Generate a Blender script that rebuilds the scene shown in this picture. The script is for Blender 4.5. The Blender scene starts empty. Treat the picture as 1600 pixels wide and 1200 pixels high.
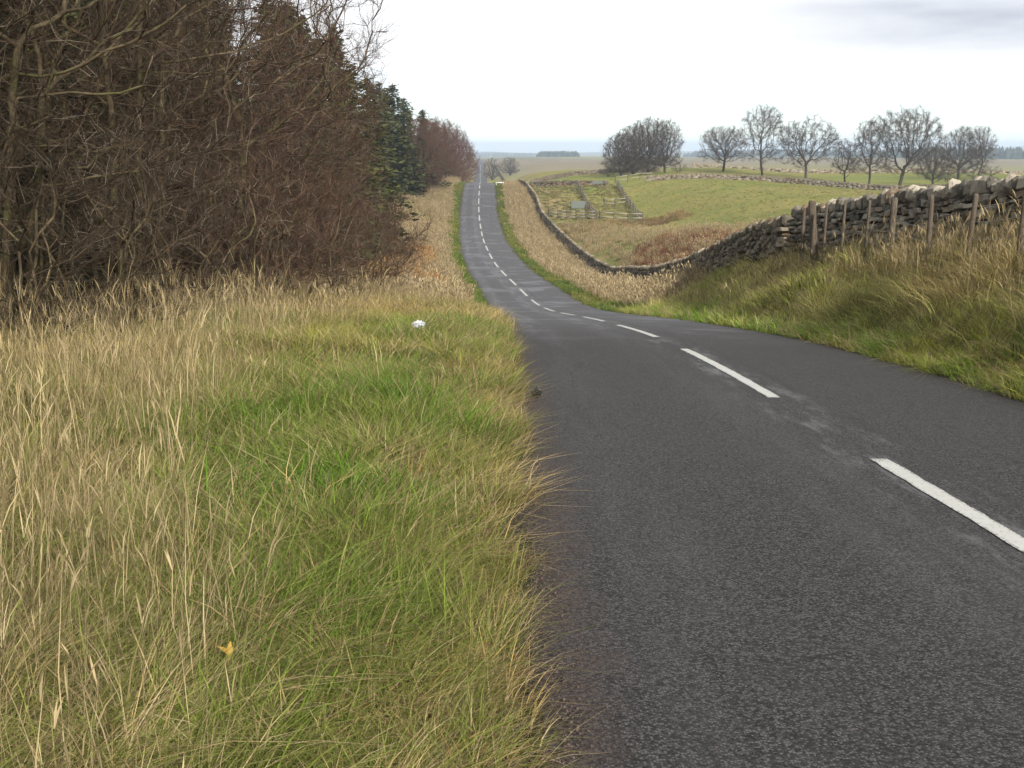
import bpy, bmesh, math, random
import numpy as np
from mathutils import Matrix, Vector, Euler

scene = bpy.context.scene
R = math.radians
rng = np.random.default_rng(7)
random.seed(7)

# ------------------------------------------------------------------ camera
F_PX = 1600.0            # focal length in pixels of the 1600 px wide photograph
HORIZON = 228.0
PITCH = math.atan((600 - HORIZON) / F_PX)
cam_d = bpy.data.cameras.new('camera')
cam_d.sensor_width = 36.0
cam_d.lens = 36.0
cam_d.clip_start = 0.05
cam_d.clip_end = 30000
cam = bpy.data.objects.new('camera', cam_d)
scene.collection.objects.link(cam)
cam.location = (0, 0, 0)
cam.rotation_euler = (R(90) - PITCH, 0, 0)
scene.camera = cam

# ------------------------------------------------------------------ sky and sun
SUN_EL, SUN_X, SUN_Y = R(30), 0.36, -0.933          # sun stands behind and to the right
world = bpy.data.worlds.new('World')
scene.world = world
world.use_nodes = True
wt = world.node_tree
wt.nodes.clear()
def wn(t, **kw):
    n = wt.nodes.new(t)
    for k, v in kw.items():
        setattr(n, k, v)
    return n
wl = wt.links.new
w_out = wn('ShaderNodeOutputWorld')
w_bg = wn('ShaderNodeBackground')
w_bg.inputs['Strength'].default_value = 0.14
wl(w_bg.outputs[0], w_out.inputs[0])
sky = wn('ShaderNodeTexSky', sky_type='NISHITA', sun_disc=False)
sky.sun_elevation = SUN_EL
sky.sun_rotation = math.atan2(SUN_X, SUN_Y)
sky.altitude = 200
sky.air_density = 1.0
sky.dust_density = 0.4
tc = wn('ShaderNodeTexCoord')
sep = wn('ShaderNodeSeparateXYZ')
wl(tc.outputs['Generated'], sep.inputs[0])
def wm(op, a, b=None, c=None, clamp=False):
    n = wn('ShaderNodeMath', operation=op, use_clamp=clamp)
    for i, v in enumerate((a, b, c)):
        if v is None:
            continue
        if isinstance(v, (int, float)):
            n.inputs[i].default_value = v
        else:
            wl(v, n.inputs[i])
    return n.outputs[0]
zpos = wm('MAXIMUM', sep.outputs['Z'], 0.0)
# high thin cloud sheet: directions projected on a plane overhead
den = wm('ADD', zpos, 0.06)
px_ = wm('DIVIDE', sep.outputs['X'], den)
py_ = wm('DIVIDE', sep.outputs['Y'], den)
comb = wn('ShaderNodeCombineXYZ')
wl(px_, comb.inputs[0]); wl(py_, comb.inputs[1])
nz = wn('ShaderNodeTexNoise')
nz.inputs['Scale'].default_value = 0.55
nz.inputs['Detail'].default_value = 5
nz.inputs['Roughness'].default_value = 0.55
wl(comb.outputs[0], nz.inputs['Vector'])
cover = wn('ShaderNodeMapRange', interpolation_type='SMOOTHSTEP')
cover.inputs[1].default_value = 0.005; cover.inputs[2].default_value = 0.095
cover.inputs[3].default_value = 0.45; cover.inputs[4].default_value = 1.0
wl(zpos, cover.inputs[0])
cmask = wm('MULTIPLY', cover.outputs[0], wm('MULTIPLY_ADD', nz.outputs['Fac'], 0.35, 0.86), clamp=True)
# grey flat clouds low in the sky
az = wm('ARCTAN2', sep.outputs['X'], sep.outputs['Y'])
comb2 = wn('ShaderNodeCombineXYZ')
wl(wm('MULTIPLY', az, 3.0), comb2.inputs[0]); wl(wm('MULTIPLY', sep.outputs['Z'], 16.0), comb2.inputs[1])
nz2 = wn('ShaderNodeTexNoise')
nz2.inputs['Scale'].default_value = 1.6
nz2.inputs['Detail'].default_value = 6
nz2.inputs['Roughness'].default_value = 0.55
wl(comb2.outputs[0], nz2.inputs['Vector'])
def gauss(a0, e0, sa, se):
    da = wm('DIVIDE', wm('SUBTRACT', az, a0), sa)
    de = wm('DIVIDE', wm('SUBTRACT', sep.outputs['Z'], e0), se)
    r2 = wm('ADD', wm('MULTIPLY', da, da), wm('MULTIPLY', de, de))
    return wm('POWER', 2.718, wm('MULTIPLY', r2, -1.0))
gm = wm('ADD', gauss(0.45, 0.097, 0.165, 0.019), wm('MULTIPLY', gauss(0.36, 0.118, 0.17, 0.012), 0.45))
gcl = wm('MULTIPLY', gm, wm('MULTIPLY_ADD', nz2.outputs['Fac'], 2.6, -0.35), clamp=True)
gcl = wm('MULTIPLY', gcl, 0.8, clamp=True)
mix1 = wn('ShaderNodeMix', data_type='RGBA')
wl(cmask, mix1.inputs['Factor'])
skt = wn('ShaderNodeMix', data_type='RGBA', blend_type='MULTIPLY')
skt.inputs['Factor'].default_value = 1.0
wl(sky.outputs[0], skt.inputs['A']); skt.inputs['B'].default_value = (.74, .90, 1.12, 1)
wl(skt.outputs['Result'], mix1.inputs['A'])
mix1.inputs['B'].default_value = (5.95, 6.05, 6.2, 1)
mix2 = wn('ShaderNodeMix', data_type='RGBA')
wl(gcl, mix2.inputs['Factor'])
wl(mix1.outputs['Result'], mix2.inputs['A'])
mix2.inputs['B'].default_value = (2.5, 2.75, 3.3, 1)
wl(mix2.outputs['Result'], w_bg.inputs['Color'])

sun_d = bpy.data.lights.new('sun', 'SUN')
sun_d.energy = 5.0
sun_d.angle = R(2.0)
sun_d.color = (1.0, 0.93, 0.83)
sun = bpy.data.objects.new('sun', sun_d)
scene.collection.objects.link(sun)
sdir = Vector((SUN_X * math.cos(SUN_EL), SUN_Y * math.cos(SUN_EL), math.sin(SUN_EL)))
sun.rotation_euler = sdir.to_track_quat('Z', 'Y').to_euler()

scene.view_settings.view_transform = 'Standard'
scene.view_settings.look = 'None'
scene.view_settings.gamma = 1.0
scene.view_settings.exposure = 0.5
scene.view_settings.use_curve_mapping = False
scene.render.engine = 'CYCLES'
scene.cycles.max_bounces = 6
scene.cycles.diffuse_bounces = 2
scene.cycles.use_adaptive_sampling = True
scene.cycles.adaptive_threshold = 0.03
scene.cycles.glossy_bounces = 2
scene.cycles.transmission_bounces = 3
scene.cycles.transparent_max_bounces = 8
scene.cycles.volume_bounces = 0
scene.cycles.caustics_reflective = False
scene.cycles.caustics_refractive = False

# ------------------------------------------------------------------ helpers
COL = scene.collection
def link(o):
    COL.objects.link(o)
    return o
def tag(o, label=None, cat=None, group=None, kind=None):
    if label: o['label'] = label
    if cat: o['category'] = cat
    if group: o['group'] = group
    if kind: o['kind'] = kind
    return o
def empty(name, loc=(0, 0, 0)):
    o = bpy.data.objects.new(name, None)
    o.empty_display_size = 0.2
    o.location = loc
    return link(o)
def mk(name, V, faces, mat=None, attrs=None, smooth=False, uv=None):
    """mesh from arrays; faces = list of (n,k) int arrays; attrs = {name: per-vertex float or rgb}"""
    V = np.asarray(V, dtype=np.float32)
    me = bpy.data.meshes.new(name)
    faces = [np.asarray(f, dtype=np.int32) for f in faces if len(f)]
    loops = np.concatenate([f.ravel() for f in faces])
    counts = np.concatenate([np.full(len(f), f.shape[1], dtype=np.int32) for f in faces])
    starts = np.concatenate([[0], np.cumsum(counts)[:-1]]).astype(np.int32)
    me.vertices.add(len(V)); me.vertices.foreach_set('co', V.ravel())
    me.loops.add(len(loops)); me.loops.foreach_set('vertex_index', loops)
    me.polygons.add(len(counts)); me.polygons.foreach_set('loop_start', starts)
    me.polygons.foreach_set('loop_total', counts)
    if smooth:
        me.polygons.foreach_set('use_smooth', np.ones(len(counts), dtype=bool))
    me.update(calc_edges=True)
    for k, a in (attrs or {}).items():
        a = np.asarray(a, dtype=np.float32)
        if a.ndim == 1:
            at = me.attributes.new(k, 'FLOAT', 'POINT'); at.data.foreach_set('value', a)
        else:
            at = me.attributes.new(k, 'FLOAT_VECTOR', 'POINT'); at.data.foreach_set('vector', a.ravel())
    if uv is not None:
        ul = me.uv_layers.new(name='UVMap')
        ul.data.foreach_set('uv', np.asarray(uv, dtype=np.float32)[loops].ravel())
    if mat: me.materials.append(mat)
    return me
def obj(name, me, parent=None, loc=(0, 0, 0), rot=None):
    o = bpy.data.objects.new(name, me)
    o.location = loc
    if rot is not None: o.rotation_euler = rot
    o.parent = parent
    return link(o)
def W(u, v, y):
    """world x,z of photograph pixel (u,v) at distance y"""
    xc, yc = (u - 800) / F_PX, -(v - 600) / F_PX
    yd = math.cos(PITCH) + yc * math.sin(PITCH)
    zd = -math.sin(PITCH) + yc * math.cos(PITCH)
    return xc * y / yd, zd * y / yd
def sstep(a, b, x):
    t = np.clip((x - a) / (b - a), 0, 1)
    return t * t * (3 - 2 * t)
_perm = np.random.default_rng(3).random((256, 256))
def vnoise(x, y):
    x = np.asarray(x, float); y = np.asarray(y, float)
    xi = np.floor(x).astype(int); yi = np.floor(y).astype(int)
    fx = x - xi; fy = y - yi
    fx = fx * fx * (3 - 2 * fx); fy = fy * fy * (3 - 2 * fy)
    g = lambda a, b: _perm[a & 255, b & 255]
    return (g(xi, yi) * (1 - fx) + g(xi + 1, yi) * fx) * (1 - fy) + (g(xi, yi + 1) * (1 - fx) + g(xi + 1, yi + 1) * fx) * fy
def fbm(x, y, n=4):
    s = 0; a = 0.5; t = 0
    for i in range(n):
        s = s + a * vnoise(x * 2 ** i + 17.3 * i, y * 2 ** i + 9.1 * i); t += a; a *= 0.5
    return s / t

# node-material helper
class NT:
    def __init__(self, name):
        self.m = bpy.data.materials.new(name); self.m.use_nodes = True
        self.t = self.m.node_tree; self.t.nodes.clear()
        self.out = self.n('ShaderNodeOutputMaterial')
    def n(self, t, **kw):
        x = self.t.nodes.new(t)
        for k, v in kw.items(): setattr(x, k, v)
        return x
    def l(self, a, b): self.t.links.new(a, b)
    def set(self, sock, v):
        if isinstance(v, (int, float)): sock.default_value = v
        elif isinstance(v, (tuple, list)):
            sock.default_value = tuple(v) + ((1,) if len(v) == 3 and sock.type == 'RGBA' else ())
        else: self.l(v, sock)
    def math(self, op, a, b=None, c=None, clamp=False):
        x = self.n('ShaderNodeMath', operation=op, use_clamp=clamp)
        for i, v in enumerate((a, b, c)):
            if v is not None: self.set(x.inputs[i], v)
        return x.outputs[0]
    def mix(self, f, a, b, blend='MIX'):
        x = self.n('ShaderNodeMix', data_type='RGBA', blend_type=blend)
        self.set(x.inputs['Factor'], f); self.set(x.inputs['A'], a); self.set(x.inputs['B'], b)
        return x.outputs['Result']
    def noise(self, vec, scale, detail=3, rough=0.55, dist=0.0):
        x = self.n('ShaderNodeTexNoise')
        x.inputs['Scale'].default_value = scale; x.inputs['Detail'].default_value = detail
        x.inputs['Roughness'].default_value = rough; x.inputs['Distortion'].default_value = dist
        if vec is not None: self.l(vec, x.inputs['Vector'])
        return x.outputs['Fac']
    def vor(self, vec, scale, feature='F1'):
        x = self.n('ShaderNodeTexVoronoi', feature=feature)
        x.inputs['Scale'].default_value = scale
        if vec is not None: self.l(vec, x.inputs['Vector'])
        return x
    def ramp(self, f, a, b, lo=0.0, hi=1.0):
        x = self.n('ShaderNodeMapRange', interpolation_type='SMOOTHSTEP')
        self.set(x.inputs[0], f)
        x.inputs[1].default_value = a; x.inputs[2].default_value = b
        x.inputs[3].default_value = lo; x.inputs[4].default_value = hi
        return x.outputs[0]
    def attr(self, name, typ='GEOMETRY'):
        return self.n('ShaderNodeAttribute', attribute_name=name, attribute_type=typ)
    def bsdf(self, col, rough=0.8, spec=0.3, bump=None, bump_s=0.3, bump_d=0.02):
        b = self.n('ShaderNodeBsdfPrincipled')
        self.set(b.inputs['Base Color'], col); self.set(b.inputs['Roughness'], rough)
        self.set(b.inputs['Specular IOR Level'], spec)
        if bump is not None:
            bp = self.n('ShaderNodeBump'); bp.inputs['Strength'].default_value = bump_s
            bp.inputs['Distance'].default_value = bump_d
            self.l(bump, bp.inputs['Height']); self.l(bp.outputs[0], b.inputs['Normal'])
        return b
    def done(self, sh):
        self.l(sh.outputs[0], self.out.inputs[0]); return self.m

# ------------------------------------------------------------------ terrain functions
_ry = [-30, 0, 8, 17.7, 26.7, 35.7, 44.7, 53.7, 62.7, 71.7, 80.7, 89.7, 98.7, 107.7, 116.7, 125.7, 134.7, 143.7, 152.7, 161.7, 170.7, 179.7, 190, 205, 240, 300, 380, 448, 540, 640, 800, 1000, 1500, 3000, 7000]
_rz = [0.8, -1.83, -2.53, -3.42, -4.6, -5.87, -7.2, -8.4, -9.3, -9.8, -10.25, -10.65, -10.9, -10.98, -11.03, -11.05, -10.9, -10.55, -9.95, -9.25, -8.35, -7.5, -6.75, -7.0, -9.6, -13.2, -15.3, -15.3, -14.2, -12.8, -12.6, -14, -18, -32, -60]
_cy = [-30, 0, 17.7, 26.7, 35.7, 44.7, 53.7, 62.7, 71.7, 80.7, 89.7, 98.7, 107.7, 116.7, 125.7, 134.7, 143.7, 152.7, 161.7, 170.7, 179.7, 190, 448, 1000, 7000]
_cx = [3.1, 3.07, 3.02, 2.78, 2.5, 2.15, 1.7, 1.2, .55, -.2, -1.0, -1.75, -2.4, -3.0, -3.55, -4.0, -4.45, -4.85, -5.2, -5.45, -5.65, -5.85, -13.5, -30, -250]
_gy = np.concatenate([np.arange(-30, 400, 0.5), np.arange(400, 7001, 5)])
def _smooth(yy, vv):
    a = np.interp(_gy, yy, vv)
    out = a.copy()
    for i in range(len(_gy)):
        y = _gy[i]
        if -22 < y < 390:
            lo, hi = i - 11, i + 12
            if lo >= 0: out[i] = a[lo:hi].mean()
    return out
_sz, _sx = _smooth(_ry, _rz), _smooth(_cy, _cx)
def road_z(y): return np.interp(y, _gy, _sz)
def road_x(y): return np.interp(y, _gy, _sx)

# (offset from road centre, y, height) control points of the land
ctl = []
def cp_dz(o, y, dz): ctl.append((o, y, float(road_z(y)) + dz))
def cp_abs(x, y, z): ctl.append((x - float(road_x(y)), y, z))
for y in (-8, 0, 6, 12, 20, 30, 42, 55, 70, 85, 100, 120, 140, 155, 170, 182, 192, 205, 230, 265, 300, 330):
    cp_dz(-2.6, y, 0.0); cp_dz(2.6, y, 0.0)
    f_ = float(np.interp(y, [0, 20, 38, 60], [.28, .32, .75, 1.0]))
    cp_dz(-3.6, y, 0.14); cp_dz(-5.5, y, 0.38 * f_ + .08)
    cp_dz(-9.5, y, 1.05 * f_); cp_dz(-15, y, 1.9 * f_); cp_dz(-30, y, 3.0 * f_); cp_dz(-70, y, 4.0 * f_)
WALL_PTS = [  # x, y, z of the wall top
    (9.3, 12.0, 0.3), (9.35, 16, -0.1), (9.3, 19, -0.52), (8.9, 25, -1.15), (8.65, 31.8, -1.88), (8.7, 33.5, -2.3), (8.9, 37.5, -2.75), (9.1, 43, -3.75), (9.4, 50, -4.95), (9.7, 60, -6.6),
    (9.85, 72, -8.3), (9.9, 85, -9.75), (9.6, 96, -11.1), (8.7, 105, -11.35), (7.6, 120, -11.3), (6.05, 140, -10.7), (4.5, 155, -9.45), (3.95, 172, -7.75), (2.5, 190, -6.25), (1.6, 202, -6.3), (0.9, 215, -7.2)]
WH = 1.3
for (x, y, z) in WALL_PTS:
    cp_abs(x, y, z - WH)
for y, dz in ((-6, 0.9), (4, .95), (12, 1.0), (20, 1.1), (28, .85), (36, .6), (42, 0.45), (50, .3), (60, .05), (70, -.1), (85, -.3), (100, -.5), (120, -.5), (140, -.35), (155, -.25), (172, -.2), (190, -.15)):
    cp_dz(4.7, y, dz)
cp_abs(9.5, 2, 0.1)
for p in [(15, 10, -.3), (15, 25, -2.0), (30, 20, -1.2), (60, 20, -.6), (60, 60, -3.0), (110, 60, -3.2), (110, 120, -5.2), (20, 60, -5.4), (13.5, 62, -7.2), (28, 85, -5.8), (16, 92, -8.9), (13.0, 110, -10.4), (22, 110, -8.4),
          (37, 110, -5.9), (60, 110, -5.6), (10.5, 128, -11.2), (6.5, 157, -10.6), (12.2, 150, -10.5), (18.3, 148, -10.7), (26, 140, -8.2), (40, 145, -6.2), (11.6, 185, -7.4), (18.8, 188, -7.1), (16.5, 168, -9.5), (24, 190, -6.3), (39, 190, -5.9), (46, 187, -6.2), (58, 175, -7.1),
          (70, 150, -6.6), (45, 215, -4.9), (50, 200, -5.7), (57, 195, -6.2), (62, 195, -6.8), (67, 182, -7.1), (85, 195, -7.0), (93, 215, -6.4), (30, 215, -5.6), (20, 215, -6.3), (8, 215, -6.9), (10, 250, -6.9), (30, 260, -6.0), (60, 260, -5.9), (100, 260, -6.3),
          (4, 280, -7.3), (20, 310, -7.2), (60, 320, -7.5), (120, 300, -7.5), (140, 200, -6.6)]:
    cp_abs(*p)
ctl = np.array(ctl)
YS = 0.3
def _tps_u(r2): return np.where(r2 > 1e-9, r2 * np.log(np.maximum(r2, 1e-9)), 0.0) * 0.5
_cp = np.stack([ctl[:, 0], ctl[:, 1] * YS], 1)
_n = len(_cp)
_K = _tps_u(((_cp[:, None] - _cp[None]) ** 2).sum(-1)) + np.eye(_n) * 0.15
_P = np.concatenate([np.ones((_n, 1)), _cp], 1)
_A = np.block([[_K, _P], [_P.T, np.zeros((3, 3))]])
_w = np.linalg.solve(_A, np.concatenate([ctl[:, 2], np.zeros(3)]))
def tps(o, y):
    o = np.clip(o, -70, 135); y = np.clip(y, -10, 325)
    q = np.stack([o, y * YS], -1).reshape(-1, 2)
    out = np.empty(len(q))
    for i in range(0, len(q), 20000):
        c = q[i:i + 20000]
        out[i:i + 20000] = _tps_u(((c[:, None] - _cp[None]) ** 2).sum(-1)) @ _w[:_n] + _w[_n] + c @ _w[_n + 1:]
    return out.reshape(np.shape(o))
def ground_z(x, y):
    x = np.asarray(x, float); y = np.asarray(y, float)
    o = x - road_x(y)
    rz = road_z(y)
    z = tps(o, y)
    ao = np.abs(o)
    bump = (fbm(x * 0.55, y * 0.55, 3) - 0.5) * 0.34 + (fbm(x * 0.13 + 5, y * 0.13, 2) - 0.5) * 0.5 * sstep(6, 20, ao)
    z = z + bump * sstep(3.0, 4.6, ao)
    hum = np.abs(vnoise(x * 1.05 + 40, y * .8 + 7) - .5) * 2
    z = z + ((fbm(x * .8 + 40, y * .45 + 7, 3) - .42) * .7 + (.35 - hum) * .3) * sstep(3.1, 4.4, o) * (1 - sstep(5.8, 7.0, o)) * (1 - sstep(24, 32, y))
    z = z + 1.5 * np.exp(-((x + 15.2) / 4.2) ** 2 - ((y - 148) / 7.0) ** 2)
    far = sstep(260, 430, y)
    plain = rz + sstep(3, 60, ao) * (np.interp(y, [260, 448, 640, 1000, 2500], [4, 2.8, 0.6, 1.0, 2.0]) + (fbm(x * 0.003 + 3, y * 0.003, 3) - 0.5) * 7)
    z = z * (1 - far) + plain * far
    # distant rolling moor
    z = z + sstep(1500, 5500, np.hypot(x, y)) * (fbm(x * 0.0006 + 9, y * 0.0006 + 2, 3) - 0.45) * 34
    t = sstep(2.9, 4.2, ao)
    return (rz - 0.035) * (1 - t) + z * t

# ------------------------------------------------------------------ ground sheet
oL = np.concatenate([-np.geomspace(60, 6000, 34)[::-1], -np.arange(56, 24, -4.0), -np.arange(22, 12, -1.5), -np.arange(12, 5, -0.5), -np.array([5, 4.6, 4.2, 3.9, 3.6, 3.3, 3.0, 2.85, 2.7, 1.5])])
oR = np.concatenate([[0, 1.5, 2.7, 2.85, 3.0, 3.3, 3.6, 3.9, 4.2, 4.6, 5], np.arange(5.5, 14, 0.5), np.arange(14, 40, 1.5), np.arange(41, 130, 4.0), np.geomspace(134, 6000, 34)])
oo = np.concatenate([oL, oR])
yy = np.concatenate([np.arange(-12, 45, 0.5), np.arange(45, 215, 1.25), np.arange(215, 340, 5), np.geomspace(345, 7500, 70)])
OO, YY = np.meshgrid(oo, yy)
XX = road_x(YY) + OO
ZZ = ground_z(XX, YY)
nr, nc = OO.shape
gid = np.arange(nr * nc).reshape(nr, nc)
gq = np.stack([gid[:-1, :-1], gid[:-1, 1:], gid[1:, 1:], gid[1:, :-1]], -1).reshape(-1, 4)

def lerp3(a, b, t): return np.asarray(a)[None] * (1 - t[:, None]) + np.asarray(b)[None] * t[:, None]
def mixt_(a, b, t_): return a * (1 - t_[:, None]) + b * t_[:, None]
def ground_col(x, y):
    o = x - road_x(y)
    n1 = fbm(x * 0.25, y * 0.25, 3); n2 = fbm(x * 0.04 + 8, y * 0.04, 3); n3 = fbm(x * 0.9, y * 0.9, 3)
    c = lerp3((.17, .175, .055), (.24, .19, .09), sstep(.35, .65, n1))          # rough grass
    field = lerp3((.13, .165, .036), (.21, .195, .062), sstep(.3, .7, 0.5 * n1 + 0.5 * n2))
    fm = sstep(0, 1, (o - 12) / 6) * (y < 330)
    fm = fm * (1 - sstep(0, 1, ((112 - y) / 14 - np.clip((x - 22) / 14, 0, 3))))  # rough wet corner stays tan
    c = c * (1 - fm[:, None]) + field * fm[:, None]
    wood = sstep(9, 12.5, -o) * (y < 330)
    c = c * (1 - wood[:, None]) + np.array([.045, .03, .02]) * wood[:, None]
    sh = 1 - sstep(2.95, 3.35, np.abs(o) + (n3 - .5) * .5)
    c = c * (1 - sh[:, None]) + np.array([.045, .034, .028]) * sh[:, None]
    fy = sstep(300, 420, y)
    plots = vnoise(x * 0.006 + 4, y * 0.0022 + 7)
    moor = lerp3((.19, .16, .105), (.20, .195, .085), sstep(.38, .62, plots))
    moor = mixt_(moor, lerp3((.12, .12, .06), (.2, .175, .085), sstep(.4, .6, plots)), sstep(850, 1500, y))
    moor = moor * (0.8 + 0.4 * n2[:, None])
    gr = lerp3((.19, .205, .06), (.24, .2, .08), n2) 
    near_green = 1 - sstep(420, 620, y)
    moor = moor * (1 - near_green[:, None]) + gr * near_green[:, None]
    return c * (1 - fy[:, None]) + moor * fy[:, None]
gcol = ground_col(XX.ravel(), YY.ravel())
t = NT('rough_ground')
ga = t.attr('gcol')
geo = t.n('ShaderNodeNewGeometry')
n1 = t.noise(geo.outputs['Position'], 2.2, 5, 0.65); n2 = t.noise(geo.outputs['Position'], 14, 4, 0.7)
c = t.mix(t.ramp(n1, .3, .7), t.mix(1.0, ga.outputs['Vector'], (.62, .66, .6), 'MULTIPLY'), t.mix(1.0, ga.outputs['Vector'], (1.28, 1.2, 1.15), 'MULTIPLY'))
c = t.mix(t.ramp(n2, .35, .7), t.mix(1.0, c, (.72, .72, .72), 'MULTIPLY'), c)
M_ground = t.done(t.bsdf(c, .95, .1, n2, .6, .05))
ground = obj('ground', mk('ground', np.stack([XX, YY, ZZ], -1).reshape(-1, 3), [gq], M_ground, {'gcol': gcol}, True))
tag(ground, 'rolling grassy moorland on both sides of the road', kind='structure')

# ------------------------------------------------------------------ road
t = NT('worn_asphalt')
uvn = t.n('ShaderNodeUVMap', uv_map='UVMap'); uv = uvn.outputs[0]
sp = t.n('ShaderNodeSeparateXYZ'); t.l(uv, sp.inputs[0])
geo = t.n('ShaderNodeNewGeometry'); P = geo.outputs['Position']
v1 = t.vor(P, 85.0); v2 = t.vor(P, 42.0)
chip = t.ramp(v1.outputs['Distance'], .15, .75)
vc = t.n('ShaderNodeSeparateColor'); t.l(v1.outputs['Color'], vc.inputs[0])
big = t.noise(P, .5, 4, .6); mid = t.noise(P, 3.0, 4, .65); fine = t.noise(P, 60, 3, .7)
base = t.mix(t.ramp(vc.outputs[0], .1, .95), (.0095, .0092, .0092), (.096, .090, .088))
base = t.mix(t.math('MULTIPLY', chip, .8), base, (.016, .0155, .016))
base = t.mix(t.ramp(big, .35, .7, 0, .2), base, (.045, .041, .04))
base = t.mix(t.ramp(mid, .42, .72, 0, .28), base, (.03, .03, .032))
# stretched coordinates: streaks along the road
mp = t.n('ShaderNodeMapping'); mp.inputs['Scale'].default_value = (1.0, .12, 1)
t.l(uv, mp.inputs[0])
streak = t.noise(mp.outputs[0], 2.6, 5, .65)
ao = t.math('ABSOLUTE', sp.outputs[0])
# pale traffic film either side of the centre line, broken up
near_c = t.ramp(ao, .12, .62, 1, 0)
mpf = t.n('ShaderNodeMapping'); mpf.inputs['Scale'].default_value = (1.6, .3, 1); t.l(uv, mpf.inputs[0])
film_n = t.noise(mpf.outputs[0], 1.6, 7, .8)
film = t.math('MULTIPLY', near_c, t.ramp(film_n, .47, .72), clamp=True)
base = t.mix(t.math('MULTIPLY', film, .6), base, (.19, .195, .205))
# bluish polished wheel tracks, more in the hollow
dip = t.math('MULTIPLY', t.ramp(sp.outputs[1], 17, 32), t.ramp(sp.outputs[1], 200, 300, 1, .5))
trk = t.math('ABSOLUTE', t.math('SUBTRACT', t.math('ABSOLUTE', t.math('ADD', sp.outputs[0], 1.45)), .75))
track = t.math('MULTIPLY', t.ramp(trk, .05, .5, 1, 0), t.ramp(streak, .36, .66), clamp=True)
base = t.mix(t.math('MULTIPLY', track, t.math('MULTIPLY_ADD', dip, .4, .05)), base, (.20, .205, .22))
# damp mineral patches across the road
pat = t.math('MULTIPLY', t.ramp(t.noise(P, .35, 6, .7, .6), .52, .60), dip)
base = t.mix(t.math('MULTIPLY', pat, .5), base, (.2, .205, .22))
base = t.mix(t.math('MULTIPLY', dip, .45), base, (.105, .105, .114))
# red-brown grit at the crumbling edges, dark seam near the centre joint
edge = t.ramp(t.math('ADD', ao, t.math('MULTIPLY', mid, .7)), 2.88, 3.22)
base = t.mix(t.math('MULTIPLY', edge, .65), base, t.mix(t.ramp(fine, .4, .62), (.022, .017, .015), (.085, .06, .05)))
seam = t.math('MULTIPLY', t.ramp(t.math('ABSOLUTE', t.math('SUBTRACT', sp.outputs[0], t.math('MULTIPLY_ADD', streak, .3, .28))), .01, .07, 1, 0), t.ramp(fine, .4, .6))
base = t.mix(t.math('MULTIPLY', seam, .7), base, (.018, .017, .017))
crk = t.vor(mp.outputs[0], .9, 'DISTANCE_TO_EDGE')
cw = t.math('MULTIPLY', t.ramp(t.math('ADD', crk.outputs['Distance'], t.math('MULTIPLY', fine, .012)), .008, .016, 1, 0), t.ramp(t.noise(P, .25, 3), .52, .6))
base = t.mix(t.math('MULTIPLY', cw, .55), base, (.012, .011, .011))
hgt = t.math('ADD', t.math('MULTIPLY', v1.outputs['Distance'], -1.0), t.math('MULTIPLY', fine, .4))
M_road = t.done(t.bsdf(base, t.ramp(vc.outputs[1], 0, 1, .7, .95), .16, hgt, .55, .006))

ry = np.concatenate([np.arange(-10, 60, .4), np.arange(60, 230, 1.0), np.arange(230, 1500, 8)])
ro = np.array([-2.96, -2.7, -2, -1, 0, 1, 2, 2.7, 2.92])
RO, RY = np.meshgrid(ro, ry)
wob = np.where(np.abs(RO) > 2.8, (fbm(RY * .7 + RO * 3, RO * 5, 4) - .5) * .36 * np.sign(RO), 0)
def road_surf(o, y): return road_z(y) + .012 - .006 * np.abs(o)
RX = road_x(RY) + RO + wob
RZ = road_surf(RO, RY) - np.where(np.abs(RO) > 2.8, .025, 0)
rid = np.arange(RO.size).reshape(RO.shape)
rq = np.stack([rid[:-1, :-1], rid[:-1, 1:], rid[1:, 1:], rid[1:, :-1]], -1).reshape(-1, 4)
road = obj('road', mk('road', np.stack([RX, RY, RZ], -1).reshape(-1, 3), [rq], M_road, None, True, np.stack([RO + wob, RY], -1).reshape(-1, 2)))
tag(road, 'narrow grey asphalt road dipping and rising over the moor', kind='structure')

t = NT('road_paint')
geo = t.n('ShaderNodeNewGeometry'); P = geo.outputs['Position']
wear = t.noise(P, 45, 5, .75); w2 = t.noise(P, 7, 4, .6)
ea = t.attr('edge')
c = t.mix(t.ramp(t.math('ADD', wear, t.math('MULTIPLY', ea.outputs['Fac'], .13)), .58, .64), t.mix(w2, (.30, .30, .28), (.43, .43, .405)), (.12, .115, .11))
M_paint = t.done(t.bsdf(c, .6, .3, wear, .3, .004))
def dash(y0, y1, hw=.075):
    n = 40 if y0 < 40 else 8
    ys = np.linspace(y0, y1, n)
    jl = (rng.random(n) - .5) * (.018 if y0 < 40 else .0); jr = (rng.random(n) - .5) * (.018 if y0 < 40 else 0)
    V, E = [], []
    for i, y in enumerate(ys):
        cx = float(road_x(y))
        for q, j, e_ in ((-1, jl[i], 1), (-.6, 0, 0), (.6, 0, 0), (1, jr[i], 1)):
            V.append((cx + q * hw + j, y, float(road_surf(hw, y)) + .006 + min(y, 400) * 6e-5)); E.append(max(e_, 1.0 if i in (0, n - 1) else 0))
    a = (np.arange(n - 1) * 4)[:, None]
    return mk('centre_line_dash', V, [np.concatenate([a + np.array([[k_, k_ + 1, k_ + 5, k_ + 4]]) for k_ in range(3)])], M_paint, {'edge': E})
obj('centre_line_dash', dash(2.1, 8.15), road)
y = 17.5 - 6
while y < 700:
    obj('centre_line_dash', dash(y, y + 6, .075 if y < 60 else .085), road)
    y += 9.0

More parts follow.
